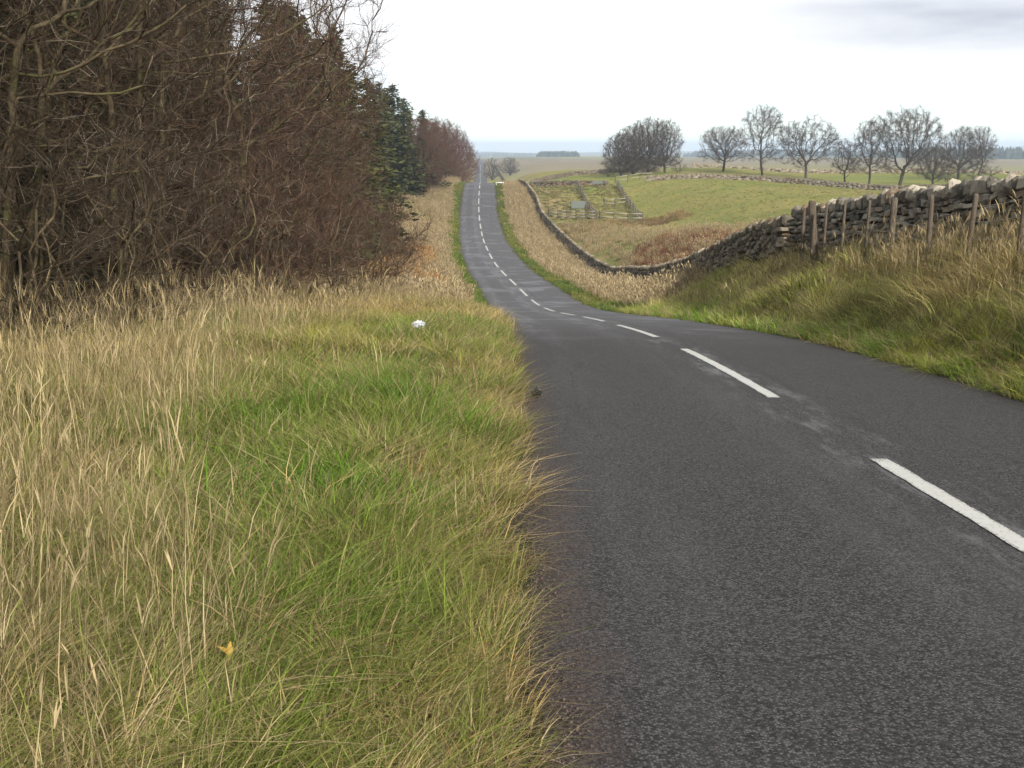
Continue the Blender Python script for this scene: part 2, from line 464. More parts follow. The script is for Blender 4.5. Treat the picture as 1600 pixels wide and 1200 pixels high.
# ------------------------------------------------------------------ stone walls
t = NT('lichen_stone')
oi = t.n('ShaderNodeObjectInfo'); ra = t.attr('rnd')
tcn = t.n('ShaderNodeTexCoord'); geo = t.n('ShaderNodeNewGeometry'); P = geo.outputs['Position']
r = t.math('FRACT', t.math('ADD', oi.outputs['Random'], ra.outputs['Fac']))
c = t.mix(t.ramp(r, 0, 1), (.08, .072, .06), (.34, .305, .245))
c = t.mix(t.ramp(t.math('FRACT', t.math('MULTIPLY', r, 7.3)), .6, 1.0), c, (.15, .105, .07))
n1 = t.noise(P, 9, 5, .65); n2 = t.noise(P, 30, 5, .7)
c = t.mix(t.ramp(n1, .52, .72, 0, .8), c, (.25, .25, .20))
c = t.mix(t.ramp(n2, .5, .75, 0, .75), c, (.032, .03, .022))
c = t.mix(t.ramp(t.noise(P, 4, 4, .6), .58, .75, 0, .6), c, (.06, .065, .025))
M_stone = t.done(t.bsdf(c, .95, .15, n2, .8, .03))
def stone_dark():  # copy of the wall stone, whole colour multiplied darker
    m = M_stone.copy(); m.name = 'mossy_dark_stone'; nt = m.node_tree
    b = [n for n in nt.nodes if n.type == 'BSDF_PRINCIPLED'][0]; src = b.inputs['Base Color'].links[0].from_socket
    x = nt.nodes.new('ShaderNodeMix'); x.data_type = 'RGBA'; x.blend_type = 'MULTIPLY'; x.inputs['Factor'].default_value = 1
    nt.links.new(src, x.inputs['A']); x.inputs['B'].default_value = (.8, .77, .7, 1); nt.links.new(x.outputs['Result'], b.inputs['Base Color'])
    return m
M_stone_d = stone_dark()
t = NT('wall_core')
M_core = t.done(t.bsdf((.03, .025, .02), 1, 0))

def stone_mesh(seed, bev=.1):
    r_ = np.random.default_rng(seed)
    bm = bmesh.new(); bmesh.ops.create_cube(bm, size=1.0)
    for v in bm.verts:
        v.co += Vector((r_.random(3) - .5) * np.array([.34, .16, .36]))
    bmesh.ops.bevel(bm, geom=bm.edges[:], offset=bev, segments=1, affect='EDGES', profile=.6)
    for v in bm.verts:
        v.co += Vector((r_.random(3) - .5) * .08)
    bmesh.ops.triangulate(bm, faces=bm.faces[:])
    me = bpy.data.meshes.new('stone'); bm.to_mesh(me); bm.free()
    at = me.attributes.new('rnd', 'FLOAT', 'POINT')
    at.data.foreach_set('value', np.full(len(me.vertices), float(r_.random()), dtype=np.float32))
    me.materials.append(M_stone)
    return me
STONES = [stone_mesh(100 + i) for i in range(10)] + [stone_mesh(130 + i, .24) for i in range(6)]
def arr(me):
    V = np.empty(len(me.vertices) * 3, dtype=np.float32); me.vertices.foreach_get('co', V)
    T = np.array([p.vertices[:] for p in me.polygons])
    return V.reshape(-1, 3), T
STONE_ARR = [arr(m) for m in STONES]
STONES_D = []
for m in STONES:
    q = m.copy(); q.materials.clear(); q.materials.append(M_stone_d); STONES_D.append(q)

class Path:
    def __init__(self, pts, step=.25):
        p = np.array(pts, float); d = np.r_[0, np.cumsum(np.hypot(*(np.diff(p[:, :2], axis=0).T)))]
        self.s = np.arange(0, d[-1], step)
        self.p = np.stack([np.interp(self.s, d, p[:, k]) for k in range(p.shape[1])], 1)
        k = 9
        for j in range(p.shape[1]):
            a = np.pad(self.p[:, j], k // 2, mode='edge'); self.p[:, j] = np.convolve(a, np.ones(k) / k, 'valid')
        self.L = self.s[-1]
    def at(self, s): return np.array([np.interp(s, self.s, self.p[:, k]) for k in range(self.p.shape[1])])
    def tan(self, s):
        a, b = self.at(max(0, s - .4)), self.at(min(self.L, s + .4)); return (b - a) / np.linalg.norm((b - a)[:2])
def wall_stones(path, body, cope, n_course, len_rng, seed, thick=.5, base=None):
    """list of (kind, Matrix, variant, y): stones laid in courses with a row of upright coping stones"""
    r_ = np.random.default_rng(seed); out = []
    for k in range(n_course):
        s = r_.random() * .2
        while s < path.L:
            l = r_.uniform(*len_rng) * (1.25 if k < 2 else 1)
            c_ = path.at(min(s + l / 2, path.L)); tg = path.tan(min(s + l / 2, path.L))
            h = body / n_course
            hh = h * r_.uniform(.7, 1.3)
            z = c_[2] - cope - body + h * (k + .5) + r_.normal() * .02
            th = thick * (1.12 - .25 * k / n_course) + r_.uniform(-.04, .05)
            ang = math.atan2(tg[1], tg[0])
            off = r_.uniform(-.05, .05)
            m = Matrix.Translation((c_[0] - math.sin(ang) * off, c_[1] + math.cos(ang) * off, z)) @ Matrix.Rotation(ang + r_.normal() * .04, 4, 'Z') @ Matrix.Rotation(-math.atan(tg[2]) + r_.normal() * .07, 4, 'Y') @ Matrix.Diagonal((l * .96, th, hh * .95, 1))
            out.append(('stone', m, int(r_.integers(10)), c_[1])); s += l
    s = .1
    while s < path.L:
        w = r_.uniform(.14, .3)
        c_ = path.at(min(s + w / 2, path.L)); tg = path.tan(min(s + w / 2, path.L)); ang = math.atan2(tg[1], tg[0])
        hh = cope * r_.uniform(.8, 1.35)
        m = Matrix.Translation((c_[0], c_[1], c_[2] - cope + hh * .47)) @ Matrix.Rotation(ang + r_.normal() * .12, 4, 'Z') @ Matrix.Rotation(-math.atan(tg[2]) * .6 + r_.normal() * .16, 4, 'Y') @ Matrix.Diagonal((w * .98, thick * r_.uniform(.6, .85), hh, 1))
        out.append(('coping_stone', m, 10 + int(r_.integers(6)), c_[1])); s += w
    return out
_cb = np.array([(x_, y_, z_) for z_ in (-.5, .5) for x_, y_ in ((-.5, -.5), (.5, -.5), (.5, .5), (-.5, .5))])
BOX_ARR = []
for i_ in range(10):
    BOX_ARR.append((_cb * .98 + np.random.default_rng(i_).normal(size=(8, 3)) * .07, np.array([(0, 1, 5, 4), (1, 2, 6, 5), (2, 3, 7, 6), (3, 0, 4, 7), (4, 5, 6, 7)])))
def joined_stones(lst, origin=(0, 0, 0), mat=None):
    Vs, Ts, Rn = [], [], []; nv = 0
    far_ = min(a_[3] for a_ in lst) > 120
    for (_, m, k, _y) in lst:
        V, T = (BOX_ARR[k % 10] if far_ else STONE_ARR[k]); M = np.array(m)
        Vs.append(V @ M[:3, :3].T + M[:3, 3] - np.array(origin)); Ts.append(T + nv); nv += len(V)
        Rn.append(np.full(len(V), random.random() * (.3 if far_ else 1)))
    return mk('stones', np.concatenate(Vs), [np.concatenate(Ts)], mat or M_stone, {'rnd': np.concatenate(Rn)})
def core_mesh(path, body, cope, thick, origin):
    V, Fq = [], []
    ss = np.arange(0, path.L, .5)
    for i, s in enumerate(ss):
        c_ = path.at(s); tg = path.tan(s); nx, ny = -tg[1], tg[0]
        for q, (w, z) in enumerate(((-.4, -cope - body - .5), (.4, -cope - body - .5), (.34, -cope - .02), (-.34, -cope - .02))):
            V.append((c_[0] + nx * w * thick - origin[0], c_[1] + ny * w * thick - origin[1], c_[2] + z - origin[2]))
        if i:
            a = (i - 1) * 4; b = i * 4
            for q in range(4): Fq.append((a + q, a + (q + 1) % 4, b + (q + 1) % 4, b + q))
    return mk('core', V, [np.array(Fq)], M_core)
def build_wall(path, body, cope, n_course, len_rng, seed, label, parts_y=0, cope_parts=300, group=None, thick=.5, core=True, dark=False):
    st = wall_stones(path, body, cope, n_course, len_rng, seed, thick)
    p0 = path.at(path.L / 2); org = (p0[0], p0[1], p0[2] - body - cope)
    e = empty('dry_stone_wall', org)
    tag(e, label, 'wall', group)
    st.sort(key=lambda a: a[3])
    cnt = {'stone': 0, 'coping_stone': 0}; lim = {'stone': 295 if parts_y else 0, 'coping_stone': cope_parts}
    rest = []
    T0 = Matrix.Translation([-c for c in org])
    for it in st:
        k = it[0]
        if it[3] > 0 and cnt[k] < lim[k] and (k == 'coping_stone' or it[3] < parts_y):
            cnt[k] += 1
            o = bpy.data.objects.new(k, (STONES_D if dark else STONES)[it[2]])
            o.matrix_local = T0 @ it[1]; o.parent = e; o.matrix_local = T0 @ it[1]
            COL.objects.link(o)
        else: rest.append(it)
    if rest:
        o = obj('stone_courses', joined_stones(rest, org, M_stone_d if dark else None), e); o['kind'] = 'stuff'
    if core: obj('wall_core', core_mesh(path, body, cope, thick, org), e)
    return e
near_pts = [p for p in WALL_PTS if p[1] < 32]
near_pts = [(9.3, 15.5, -.05)] + near_pts[2:]
low_pts = [(8.66, 32.2, -2.12)] + [p for p in WALL_PTS if p[1] > 33]
build_wall(Path(near_pts), .97, .3, 8, (.14, .42), 1, 'tall near dry stone wall with jagged coping behind the wire fence at right', parts_y=60, cope_parts=290)
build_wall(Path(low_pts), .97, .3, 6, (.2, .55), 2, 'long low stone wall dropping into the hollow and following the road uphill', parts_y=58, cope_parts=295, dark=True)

# far field walls: the same walling, too far to tell the stones apart
def far_wall(pix, label, body=.85, cope=.2, dz=0.0):
    pts = []
    for (x, y) in pix:
        pts.append((x, y, 0.0))
    pth = Path(pts, 1.0)
    pth.p[:, 2] = ground_z(pth.p[:, 0], pth.p[:, 1]) + body + cope - .1
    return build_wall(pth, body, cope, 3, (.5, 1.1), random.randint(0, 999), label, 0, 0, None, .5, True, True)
far_wall([(23.5, 191), (31, 190.5), (39, 190), (46, 187), (58, 176), (74, 160), (90, 150)], 'field wall along the far edge of the green pasture, under the bare trees')
far_wall([(44, 262), (60, 258), (85, 255), (120, 250), (150, 246)], 'distant wall across the second field behind the bare trees')
far_wall([(2.4, 196), (8, 193.5), (14, 191.5), (19, 190.5)], 'low stone wall closing the back of the sheep pens')
far_wall([(3.5, 222), (14, 235), (26, 236), (33, 228)], 'broken wall between the pens and the dense tree clump')
far_wall([(-2.5, 425), (-4.0, 470), (-7.5, 560), (-10, 640)], 'far wall beside the road beyond the crest', 1.2, .3)

# ------------------------------------------------------------------ timber
t = NT('weathered_timber')
oi = t.n('ShaderNodeObjectInfo'); geo = t.n('ShaderNodeNewGeometry')
mp = t.n('ShaderNodeMapping'); mp.inputs['Scale'].default_value = (1, 1, .12); t.l(geo.outputs['Position'], mp.inputs[0])
g1 = t.noise(mp.outputs[0], 40, 5, .7); g2 = t.noise(geo.outputs['Position'], 6, 4, .6)
c = t.mix(t.ramp(g1, .3, .7), (.04, .033, .025), (.125, .105, .08))
c = t.mix(t.ramp(g2, .55, .75, 0, .6), c, (.11, .12, .06))
c = t.mix(t.math('MULTIPLY', oi.outputs['Random'], .35), c, (.10, .075, .055))
M_wood = t.done(t.bsdf(c, .9, .15, g1, .5, .01))
t = NT('pale_rail_timber')
geo = t.n('ShaderNodeNewGeometry'); g1 = t.noise(geo.outputs['Position'], 9, 4, .7)
M_rail = t.done(t.bsdf(t.mix(g1, (.17, .15, .115), (.34, .31, .25)), .9, .15))
t = NT('galvanised_wire'); M_wire = t.done(t.bsdf((.2, .2, .2), .6, .4))

def tube_arr(P0, P1, R0, R1, sides):
    P0, P1 = np.asarray(P0, float), np.asarray(P1, float)
    R0, R1 = np.asarray(R0, float), np.asarray(R1, float)
    d = P1 - P0; L = np.linalg.norm(d, axis=1, keepdims=True); d = d / np.maximum(L, 1e-9)
    ref = np.where(np.abs(d[:, 2:3]) > .9, np.array([[1., 0, 0]]), np.array([[0., 0, 1]]))
    u = np.cross(d, ref); u /= np.linalg.norm(u, axis=1, keepdims=True); v = np.cross(d, u)
    n = len(P0); a = np.arange(sides) * 2 * np.pi / sides
    ring = u[:, None] * np.cos(a)[None, :, None] + v[:, None] * np.sin(a)[None, :, None]
    V = np.concatenate([P0[:, None] + ring * R0[:, None, None], P1[:, None] + ring * R1[:, None, None]], 1)
    b = (np.arange(n) * 2 * sides)[:, None]; k = np.arange(sides)[None]
    Fq = np.stack([b + k, b + (k + 1) % sides, b + sides + (k + 1) % sides, b + sides + k], -1).reshape(-1, 4)
    return V.reshape(-1, 3), Fq
def post_mesh(h, r0, seed, lean=(0, 0), sides=8, deep=.25):
    r_ = np.random.default_rng(seed); zs = [-deep, 0, h * .35, h * .7, h * .97, h]
    V = []; 
    for i, z in enumerate(zs):
        rr = r0 * (1.06 - .08 * z / h) * (1 if i < 5 else .82)
        for k in range(sides):
            a = 2 * math.pi * k / sides
            q = rr * (1 + r_.normal() * .06)
            V.append((math.cos(a) * q + lean[0] * z / h, math.sin(a) * q + lean[1] * z / h, z + (r_.normal() * .01 if i == 5 else 0)))
    Fq = [(i * sides + k, i * sides + (k + 1) % sides, (i + 1) * sides + (k + 1) % sides, (i + 1) * sides + k) for i in range(len(zs) - 1) for k in range(sides)]
    cap = [tuple(range((len(zs) - 1) * sides, len(zs) * sides))]
    return mk('post', V, [np.array(Fq), np.array(cap)], M_wood)
# wire fence in front of the near wall: photographed post positions (u, distance, height, radius, lean)
fence_posts = [(1257, 28.6, 326, .045, (0, 0)), (1281, 26.8, 314, .10, (-.2, 0)), (1292, 26.2, 318, .035, (0, 0)), (1321, 25.0, 313, .034, (0, 0)), (1358, 23.5, 313, .034, (.02, 0)), (1398, 22.0, 309, .072, (0, 0)), (1459, 20.0, 305, .045, (-.03, 0)), (1521, 18.2, 303, .048, (.05, 0)), (1604, 16.3, 296, .05, (0, 0))]
fe = None; tops = []
for i, (u, yv, vt, r0, lean) in enumerate(fence_posts):
    x, zt = W(u, vt, yv)
    z = float(ground_z(x, yv)); h = zt - z
    if fe is None:
        fe = empty('wire_fence', (x, yv, z)); f0 = np.array([x, yv, z])
        tag(fe, 'old wire fence on weathered timber posts in front of the near stone wall', 'fence')
    o = obj('post', post_mesh(h, r0, 50 + i, lean), fe, tuple(np.array([x, yv, z]) - f0))
    if i == 1: o['label'] = 'thick split strainer post leaning left'
    tops.append((np.array([x, yv, z]) - f0, h))
for hgt_ in (.45, .75, 1.02):
    P0, P1 = [], []
    for (a, ha), (b, hb) in zip(tops[:-1], tops[1:]):
        for k in range(4):
            f0_, f1_ = k / 4, (k + 1) / 4
            sag = lambda f: -.03 * 4 * f * (1 - f)
            P0.append(a + (b - a) * f0_ + np.array([0, 0, hgt_ + sag(f0_)])); P1.append(a + (b - a) * f1_ + np.array([0, 0, hgt_ + sag(f1_)]))
    V, Fq = tube_arr(P0, P1, np.full(len(P0), .0045), np.full(len(P0), .0045), 4)
    obj('wire', mk('wire', V, [Fq], M_wire), fe)

def beam(p, q, w, h):
    """rectangular rail between two points"""
    p, q = np.array(p, float), np.array(q, float); d = q - p; L = np.linalg.norm(d); d /= L
    s = np.cross(d, (0, 0, 1)); s /= np.linalg.norm(s); up = np.cross(s, d)
    V = [b + s * a * w / 2 + up * c_ * h / 2 for b in (p, q) for a, c_ in ((-1, -1), (1, -1), (1, 1), (-1, 1))]
    return mk('rail', V, [np.array([(0, 1, 5, 4), (1, 2, 6, 5), (2, 3, 7, 6), (3, 0, 4, 7), (3, 2, 1, 0), (4, 5, 6, 7)])], M_rail)
def rail_fence(a, b, label, n_rails=3, h=1.25, gap=2.2, seed=0):
    a, b = np.array(a, float), np.array(b, float); L = np.linalg.norm(b - a); n = max(2, int(round(L / gap)) + 1)
    P = [a + (b - a) * i / (n - 1) for i in range(n)]
    Z = [float(ground_z(p[0], p[1])) for p in P]
    e = empty('post_and_rail_fence', (P[0][0], P[0][1], Z[0])); org = np.array([P[0][0], P[0][1], Z[0]])
    tag(e, label, 'fence', 'timber fences of the sheep pens')
    for i, p in enumerate(P):
        obj('post', post_mesh(h + .1, .075, seed + i, (random.uniform(-.05, .05), 0), 6), e, tuple(np.array([p[0], p[1], Z[i]]) - org))
    for k in range(n_rails):
        hz = h * (k + 1) / n_rails - .08
        for i in range(n - 1):
            p = np.array([P[i][0], P[i][1] - .1, Z[i] + hz]) - org; q = np.array([P[i + 1][0], P[i + 1][1] - .1, Z[i + 1] + hz + random.uniform(-.03, .03)]) - org
            obj('rail', beam(p, q, .06, .13), e)
    return e
rail_fence((5.6, 158), (12.0, 150.3), 'rail fence closing the near side of the left sheep pen', 3, seed=200)
rail_fence((12.7, 150), (18.6, 148), 'rail fence closing the near side of the right sheep pen', 2, seed=220)
rail_fence((12.3, 150.5), (11.8, 186), 'rail fence running back between the two sheep pens', 3, seed=240)
rail_fence((18.7, 148.6), (18.9, 188), 'rail fence running back along the pasture side of the pens', 3, seed=280)
rail_fence((15.0, 169), (18.4, 168), 'short cross rail inside the right sheep pen', 2, seed=300)
rail_fence((19.3, 195), (26, 194), 'short pale fence ending at the dense tree clump', 2, seed=320)

t = NT('zinc_sheet'); geo = t.n('ShaderNodeNewGeometry')
M_zinc = t.done(t.bsdf(t.mix(t.noise(geo.outputs['Position'], 5, 4), (.09, .105, .095), (.15, .165, .15)), .85, .1))
# sheep hurdle of metal sheet on a tube frame
hx, hy = 10.6, 165.0
e = empty('sheep_hurdle', (hx, hy, float(ground_z(hx, hy)))); tag(e, 'grey metal sheeted hurdle standing in the left sheep pen', 'hurdle')
Vp, Fp = tube_arr([(-1.15, 0, 0), (1.15, 0, 0), (-1.15, 0, .12), (-1.15, 0, 1.3)], [(-1.15, 0, 1.32), (1.15, 0, 1.32), (1.15, 0, .12), (1.15, 0, 1.3)], np.full(4, .03), np.full(4, .03), 6)
obj('frame', mk('frame', Vp, [Fp], M_zinc), e)
nx_ = 24; xs_ = np.linspace(-1.1, 1.1, nx_); yo = np.sin(xs_ * 22) * .015
V = [(x_, y_ + d_, z_) for z_ in (.16, 1.26) for d_ in (0, .01) for x_, y_ in zip(xs_, yo)]
a = np.arange(nx_ - 1)
obj('sheet', mk('sheet', V, [np.concatenate([np.stack([a, a + 1, a + 1 + 2 * nx_, a + 2 * nx_], 1), np.stack([a + nx_, a + 1 + nx_, a + 1 + 3 * nx_, a + 3 * nx_], 1)])], M_zinc), e)
# water trough at the back of the pens
tx, ty = 15.4, 188.5
e = empty('water_trough', (tx, ty, float(ground_z(tx, ty)))); tag(e, 'pale metal water trough at the back of the sheep pens', 'trough')
bm = bmesh.new(); bmesh.ops.create_cube(bm, size=1); 
for v in bm.verts: v.co = Vector((v.co.x * 2.0 * (1 if v.co.z > 0 else .9), v.co.y * .7 * (1 if v.co.z > 0 else .8), (v.co.z + .5) * .5 + .55))
top = max(bm.faces, key=lambda f: f.calc_center_median().z)
rr = bmesh.ops.inset_individual(bm, faces=[top], thickness=.05)
bmesh.ops.translate(bm, verts=top.verts[:], vec=(0, 0, -.3))
me = bpy.data.meshes.new('tub'); bm.to_mesh(me); bm.free(); me.materials.append(M_zinc); obj('tub', me, e)
for sx in (-.75, .75):
    V, Fq = tube_arr([(sx, -.2, -.1), (sx, .2, -.1)], [(sx, -.2, .58), (sx, .2, .58)], [.04] * 2, [.04] * 2, 6)
    obj('leg', mk('leg', V, [Fq], M_zinc), e)
# white rail by the road at the crest
t = NT('white_paint'); M_white = t.done(t.bsdf((.75, .75, .72), .6, .3))
wx, wz = W(781, 281, 189); wy = 189.0
gz = float(ground_z(wx, wy)); e = empty('white_rail', (wx, wy, gz)); tag(e, 'small white painted rail beside the road at the crest', 'rail')
for sx in (-.65, .65):
    V, Fq = tube_arr([(sx, 0, -.1)], [(sx, 0, .55)], [.05], [.05], 6); obj('post', mk('post', V, [Fq], M_white), e)
me = beam((-.75, -.07, .5), (.75, -.07, .5), .05, .13); me.materials.clear(); me.materials.append(M_white); obj('board', me, e)

# ------------------------------------------------------------------ trees
def bark(name, c0, c1, moss=(.09, .10, .035), mf=.5):
    t = NT(name); oi = t.n('ShaderNodeObjectInfo'); geo = t.n('ShaderNodeNewGeometry'); P = geo.outputs['Position']
    n1 = t.noise(P, 7, 4, .65)
    c = t.mix(t.ramp(n1, .3, .7), c0, c1)
    c = t.mix(t.ramp(t.noise(P, 1.7, 4, .6), .5, .7, 0, mf), c, moss)
    c = t.mix(t.math('MULTIPLY', oi.outputs['Random'], .3), c, tuple(x * .6 for x in c0))
    return t.done(t.bsdf(c, .9, .15))
def twigmat(name, c0, c1, c_lit):
    t = NT(name); oi = t.n('ShaderNodeObjectInfo'); ra = t.attr('rnd')
    c = t.mix(ra.outputs['Fac'], c0, c1)
    c = t.mix(t.ramp(ra.outputs['Fac'], .86, .97), c, c_lit)  # palest few twigs: sunlit strokes put into the colour
    c = t.mix(t.math('MULTIPLY', oi.outputs['Random'], .35), c, tuple(x * .6 for x in c0))
    return t.done(t.bsdf(c, .85, .2))
M_bark = bark('mossy_bark', (.05, .038, .022), (.13, .10, .058), (.075, .085, .025), .7)
M_twig = twigmat('red_brown_twigs', (.020, .017, .009), (.085, .056, .034), (.26, .22, .165))
M_twig_r = twigmat('russet_twigs', (.026, .017, .010), (.125, .07, .046), (.26, .21, .16))
M_twig_far = twigmat('maroon_twigs', (.05, .024, .018), (.125, .06, .044), (.17, .10, .075))
M_bark_g = bark('grey_bark', (.035, .03, .024), (.08, .07, .055), (.06, .065, .035), .4)
M_twig_g = twigmat('grey_brown_twigs', (.04, .032, .026), (.095, .076, .06), (.13, .11, .09))

def colonize(att, starts, D, di, dk, iters, trop=(0, 0, .1), r_=rng, jit=.25, maxn=6000):
    """space colonisation: starts = list of polylines (each a chain of points from the ground)"""
    nodes, par = [], []
    for j, pl in enumerate(starts):
        for i, p in enumerate(pl):
            par.append((-1 if j == 0 else 0) if i == 0 else len(nodes) - 1); nodes.append(np.array(p, float))
    N = np.array(nodes); par = list(par)
    d2 = ((att[:, None] - N[None]) ** 2).sum(-1); near = d2.argmin(1); dist = np.sqrt(d2.min(1))
    trop = np.array(trop)
    seen = set()
    for it in range(iters):
        act = dist < di
        if not act.any() or len(N) > maxn: break
        v = att[act] - N[near[act]]; v /= np.linalg.norm(v, axis=1, keepdims=True) + 1e-9
        idx, inv = np.unique(near[act], return_inverse=True)
        s = np.zeros((len(idx), 3)); np.add.at(s, inv, v)
        s = s / (np.linalg.norm(s, axis=1, keepdims=True) + 1e-9) + trop + r_.normal(size=s.shape) * jit
        s /= np.linalg.norm(s, axis=1, keepdims=True)
        new = N[idx] + s * D
        base = len(N); N = np.concatenate([N, new]); par.extend(idx.tolist())
        dn = np.sqrt(((att[:, None] - new[None]) ** 2).sum(-1)); k = dn.argmin(1); m = dn[np.arange(len(att)), k]
        up = m < dist; dist[up] = m[up]; near[up] = base + k[up]
        keep = dist > dk; att, near, dist = att[keep], near[keep], dist[keep]
        if len(att) == 0: break
    return N, np.array(par)
def radii(par, tip, p=2.3):
    n = len(par); a = np.zeros(n)
    for i in range(n - 1, -1, -1):
        if a[i] == 0: a[i] = tip ** p
        if par[i] >= 0: a[par[i]] += a[i]
    return a ** (1 / p)
def twigs(N, par, rad, thr, per, length, rad0, r_, up=.35, fwd=.9, out_c=None, segs=2, spread=.8):
    """fine shoots on all thin branches"""
    idx = np.where((rad < thr) & (par >= 0))[0]
    idx = np.repeat(idx, per)
    f = r_.random(len(idx))[:, None]
    p = N[par[idx]] * (1 - f) + N[idx] * f
    d = N[idx] - N[par[idx]]; d /= np.linalg.norm(d, axis=1, keepdims=True) + 1e-9
    d = d * fwd + r_.normal(size=d.shape) * spread + np.array([0, 0, up])
    d /= np.linalg.norm(d, axis=1, keepdims=True)
    L = length * r_.uniform(.4, 1.25, len(idx))[:, None]
    P0s, P1s, R0, R1, G = [], [], [], [], []
    g = r_.random(len(idx)); q = p; rr = rad0 * r_.uniform(.7, 1.3, len(idx))
    for s in range(segs):
        nx = q + d * L / segs
        P0s.append(q); P1s.append(nx); R0.append(rr * (1 - .55 * s / segs)); R1.append(rr * (1 - .55 * (s + 1) / segs)); G.append(g)
        q = nx; d = d + r_.normal(size=d.shape) * .42 + np.array([0, 0, up * .35]); d /= np.linalg.norm(d, axis=1, keepdims=True)
    return [np.concatenate(a) for a in (P0s, P1s, R0, R1, G)]
def tree_meshes(N, par, rad, thick, tw, mb, mt):
    e = np.where(par >= 0)[0]
    P0, P1 = N[par[e]], N[e]; r0, r1 = np.minimum(rad[par[e]], rad[e] * 1.25), rad[e]
    big = r1 > thick
    V, Fq = tube_arr(P0[big], P1[big], r0[big], r1[big], 7)
    trunk = mk('trunk', V, [Fq], mb, None, True)
    sm = ~big
    A0 = np.concatenate([P0[sm], tw[0]]); A1 = np.concatenate([P1[sm], tw[1]])
    B0 = np.concatenate([r0[sm], tw[2]]); B1 = np.concatenate([r1[sm], tw[3]])
    G = np.concatenate([np.random.default_rng(5).random(sm.sum()) * .88, tw[4]])
    V, Fq = tube_arr(A0, A1, B0, B1, 3)
    crown = mk('crown', V, [Fq], mt, {'rnd': np.repeat(G, 6)})
    return trunk, crown
def ellipsoid(n, c, r, r_, shell=.0):
    d = r_.normal(size=(n, 3)); d /= np.linalg.norm(d, axis=1, keepdims=True)
    q = (shell + (1 - shell) * r_.random(n)) ** (1 / 3)
    return np.array(c) + d * q[:, None] * np.array(r)

def thicket_tree(seed, H, Rr, mb, mt, tip=.0058, natt=900, per=4, tl=.55, stems=4, lean=.5, tr=.0038, xr=1.0, sweep=(.28, -.08, .12)):
    r_ = np.random.default_rng(seed)
    starts = [[(0, 0, -.35), (0, 0, -.2)]]
    for k in range(stems):
        a = r_.uniform(0, 6.28); b = np.array([math.cos(a), math.sin(a)]) * r_.uniform(.05, .5)
        l = r_.normal(size=2) * lean * .35
        zt = H * r_.uniform(.25, .5); n = int(zt / .35)
        pl = []
        for i in range(n + 1):
            f = i / n
            pl.append((b[0] + l[0] * f * zt * .35 + r_.normal() * .03, b[1] + l[1] * f * zt * .35 + r_.normal() * .03, -.2 + f * zt))
        starts.append(pl)
    att = ellipsoid(natt, (0, 0, H * .52), (Rr * xr, Rr, H * .5), r_, .1)
    N, par = colonize(att, starts, .34, 2.6, .5, 70, sweep, r_, .26)
    rad = radii(par, tip, 2.15)
    rad = np.minimum(rad * 1.15, .12)
    tw = twigs(N, par, rad, .018, per, tl, tr, r_, .25, 1.0, None, 2, .55)
    return tree_meshes(N, par, rad, .014, tw, mb, mt)
def place_tree(name, me, x, y, label, cat='tree', group=None, s=(1, 1, 1), rz=0.0, tilt=(0, 0), dz=0.0):
    e = empty(name, (x, y, float(ground_z(x, y)) + dz)); e.rotation_euler = (tilt[0], tilt[1], rz); e.scale = s
    tag(e, label, cat, group)
    for nm, m in zip(('trunk', 'crown'), me): obj(nm, m, e)
    return e

thick_near = [thicket_tree(11, 11.0, 3.6, M_bark, M_twig, natt=1100, per=6, stems=5), thicket_tree(12, 12.5, 3.9, M_bark, M_twig, natt=1200, per=5, stems=4), thicket_tree(13, 9.5, 3.6, M_bark, M_twig, natt=1000, per=6, stems=6, lean=.8)]
def recrown(m, mat):
    c_ = m[1].copy(); c_.materials.clear(); c_.materials.append(mat); return (m[0], c_)
thick_red = [recrown(m, M_twig_r) for m in thick_near]
thick_far = [thicket_tree(21, 11.0, 3.6, M_bark, M_twig_far, tip=.008, natt=700, per=5, tl=.7, stems=3, tr=.009), thicket_tree(22, 9.5, 3.8, M_bark, M_twig_far, tip=.008, natt=700, per=5, tl=.7, stems=4, tr=.009)]

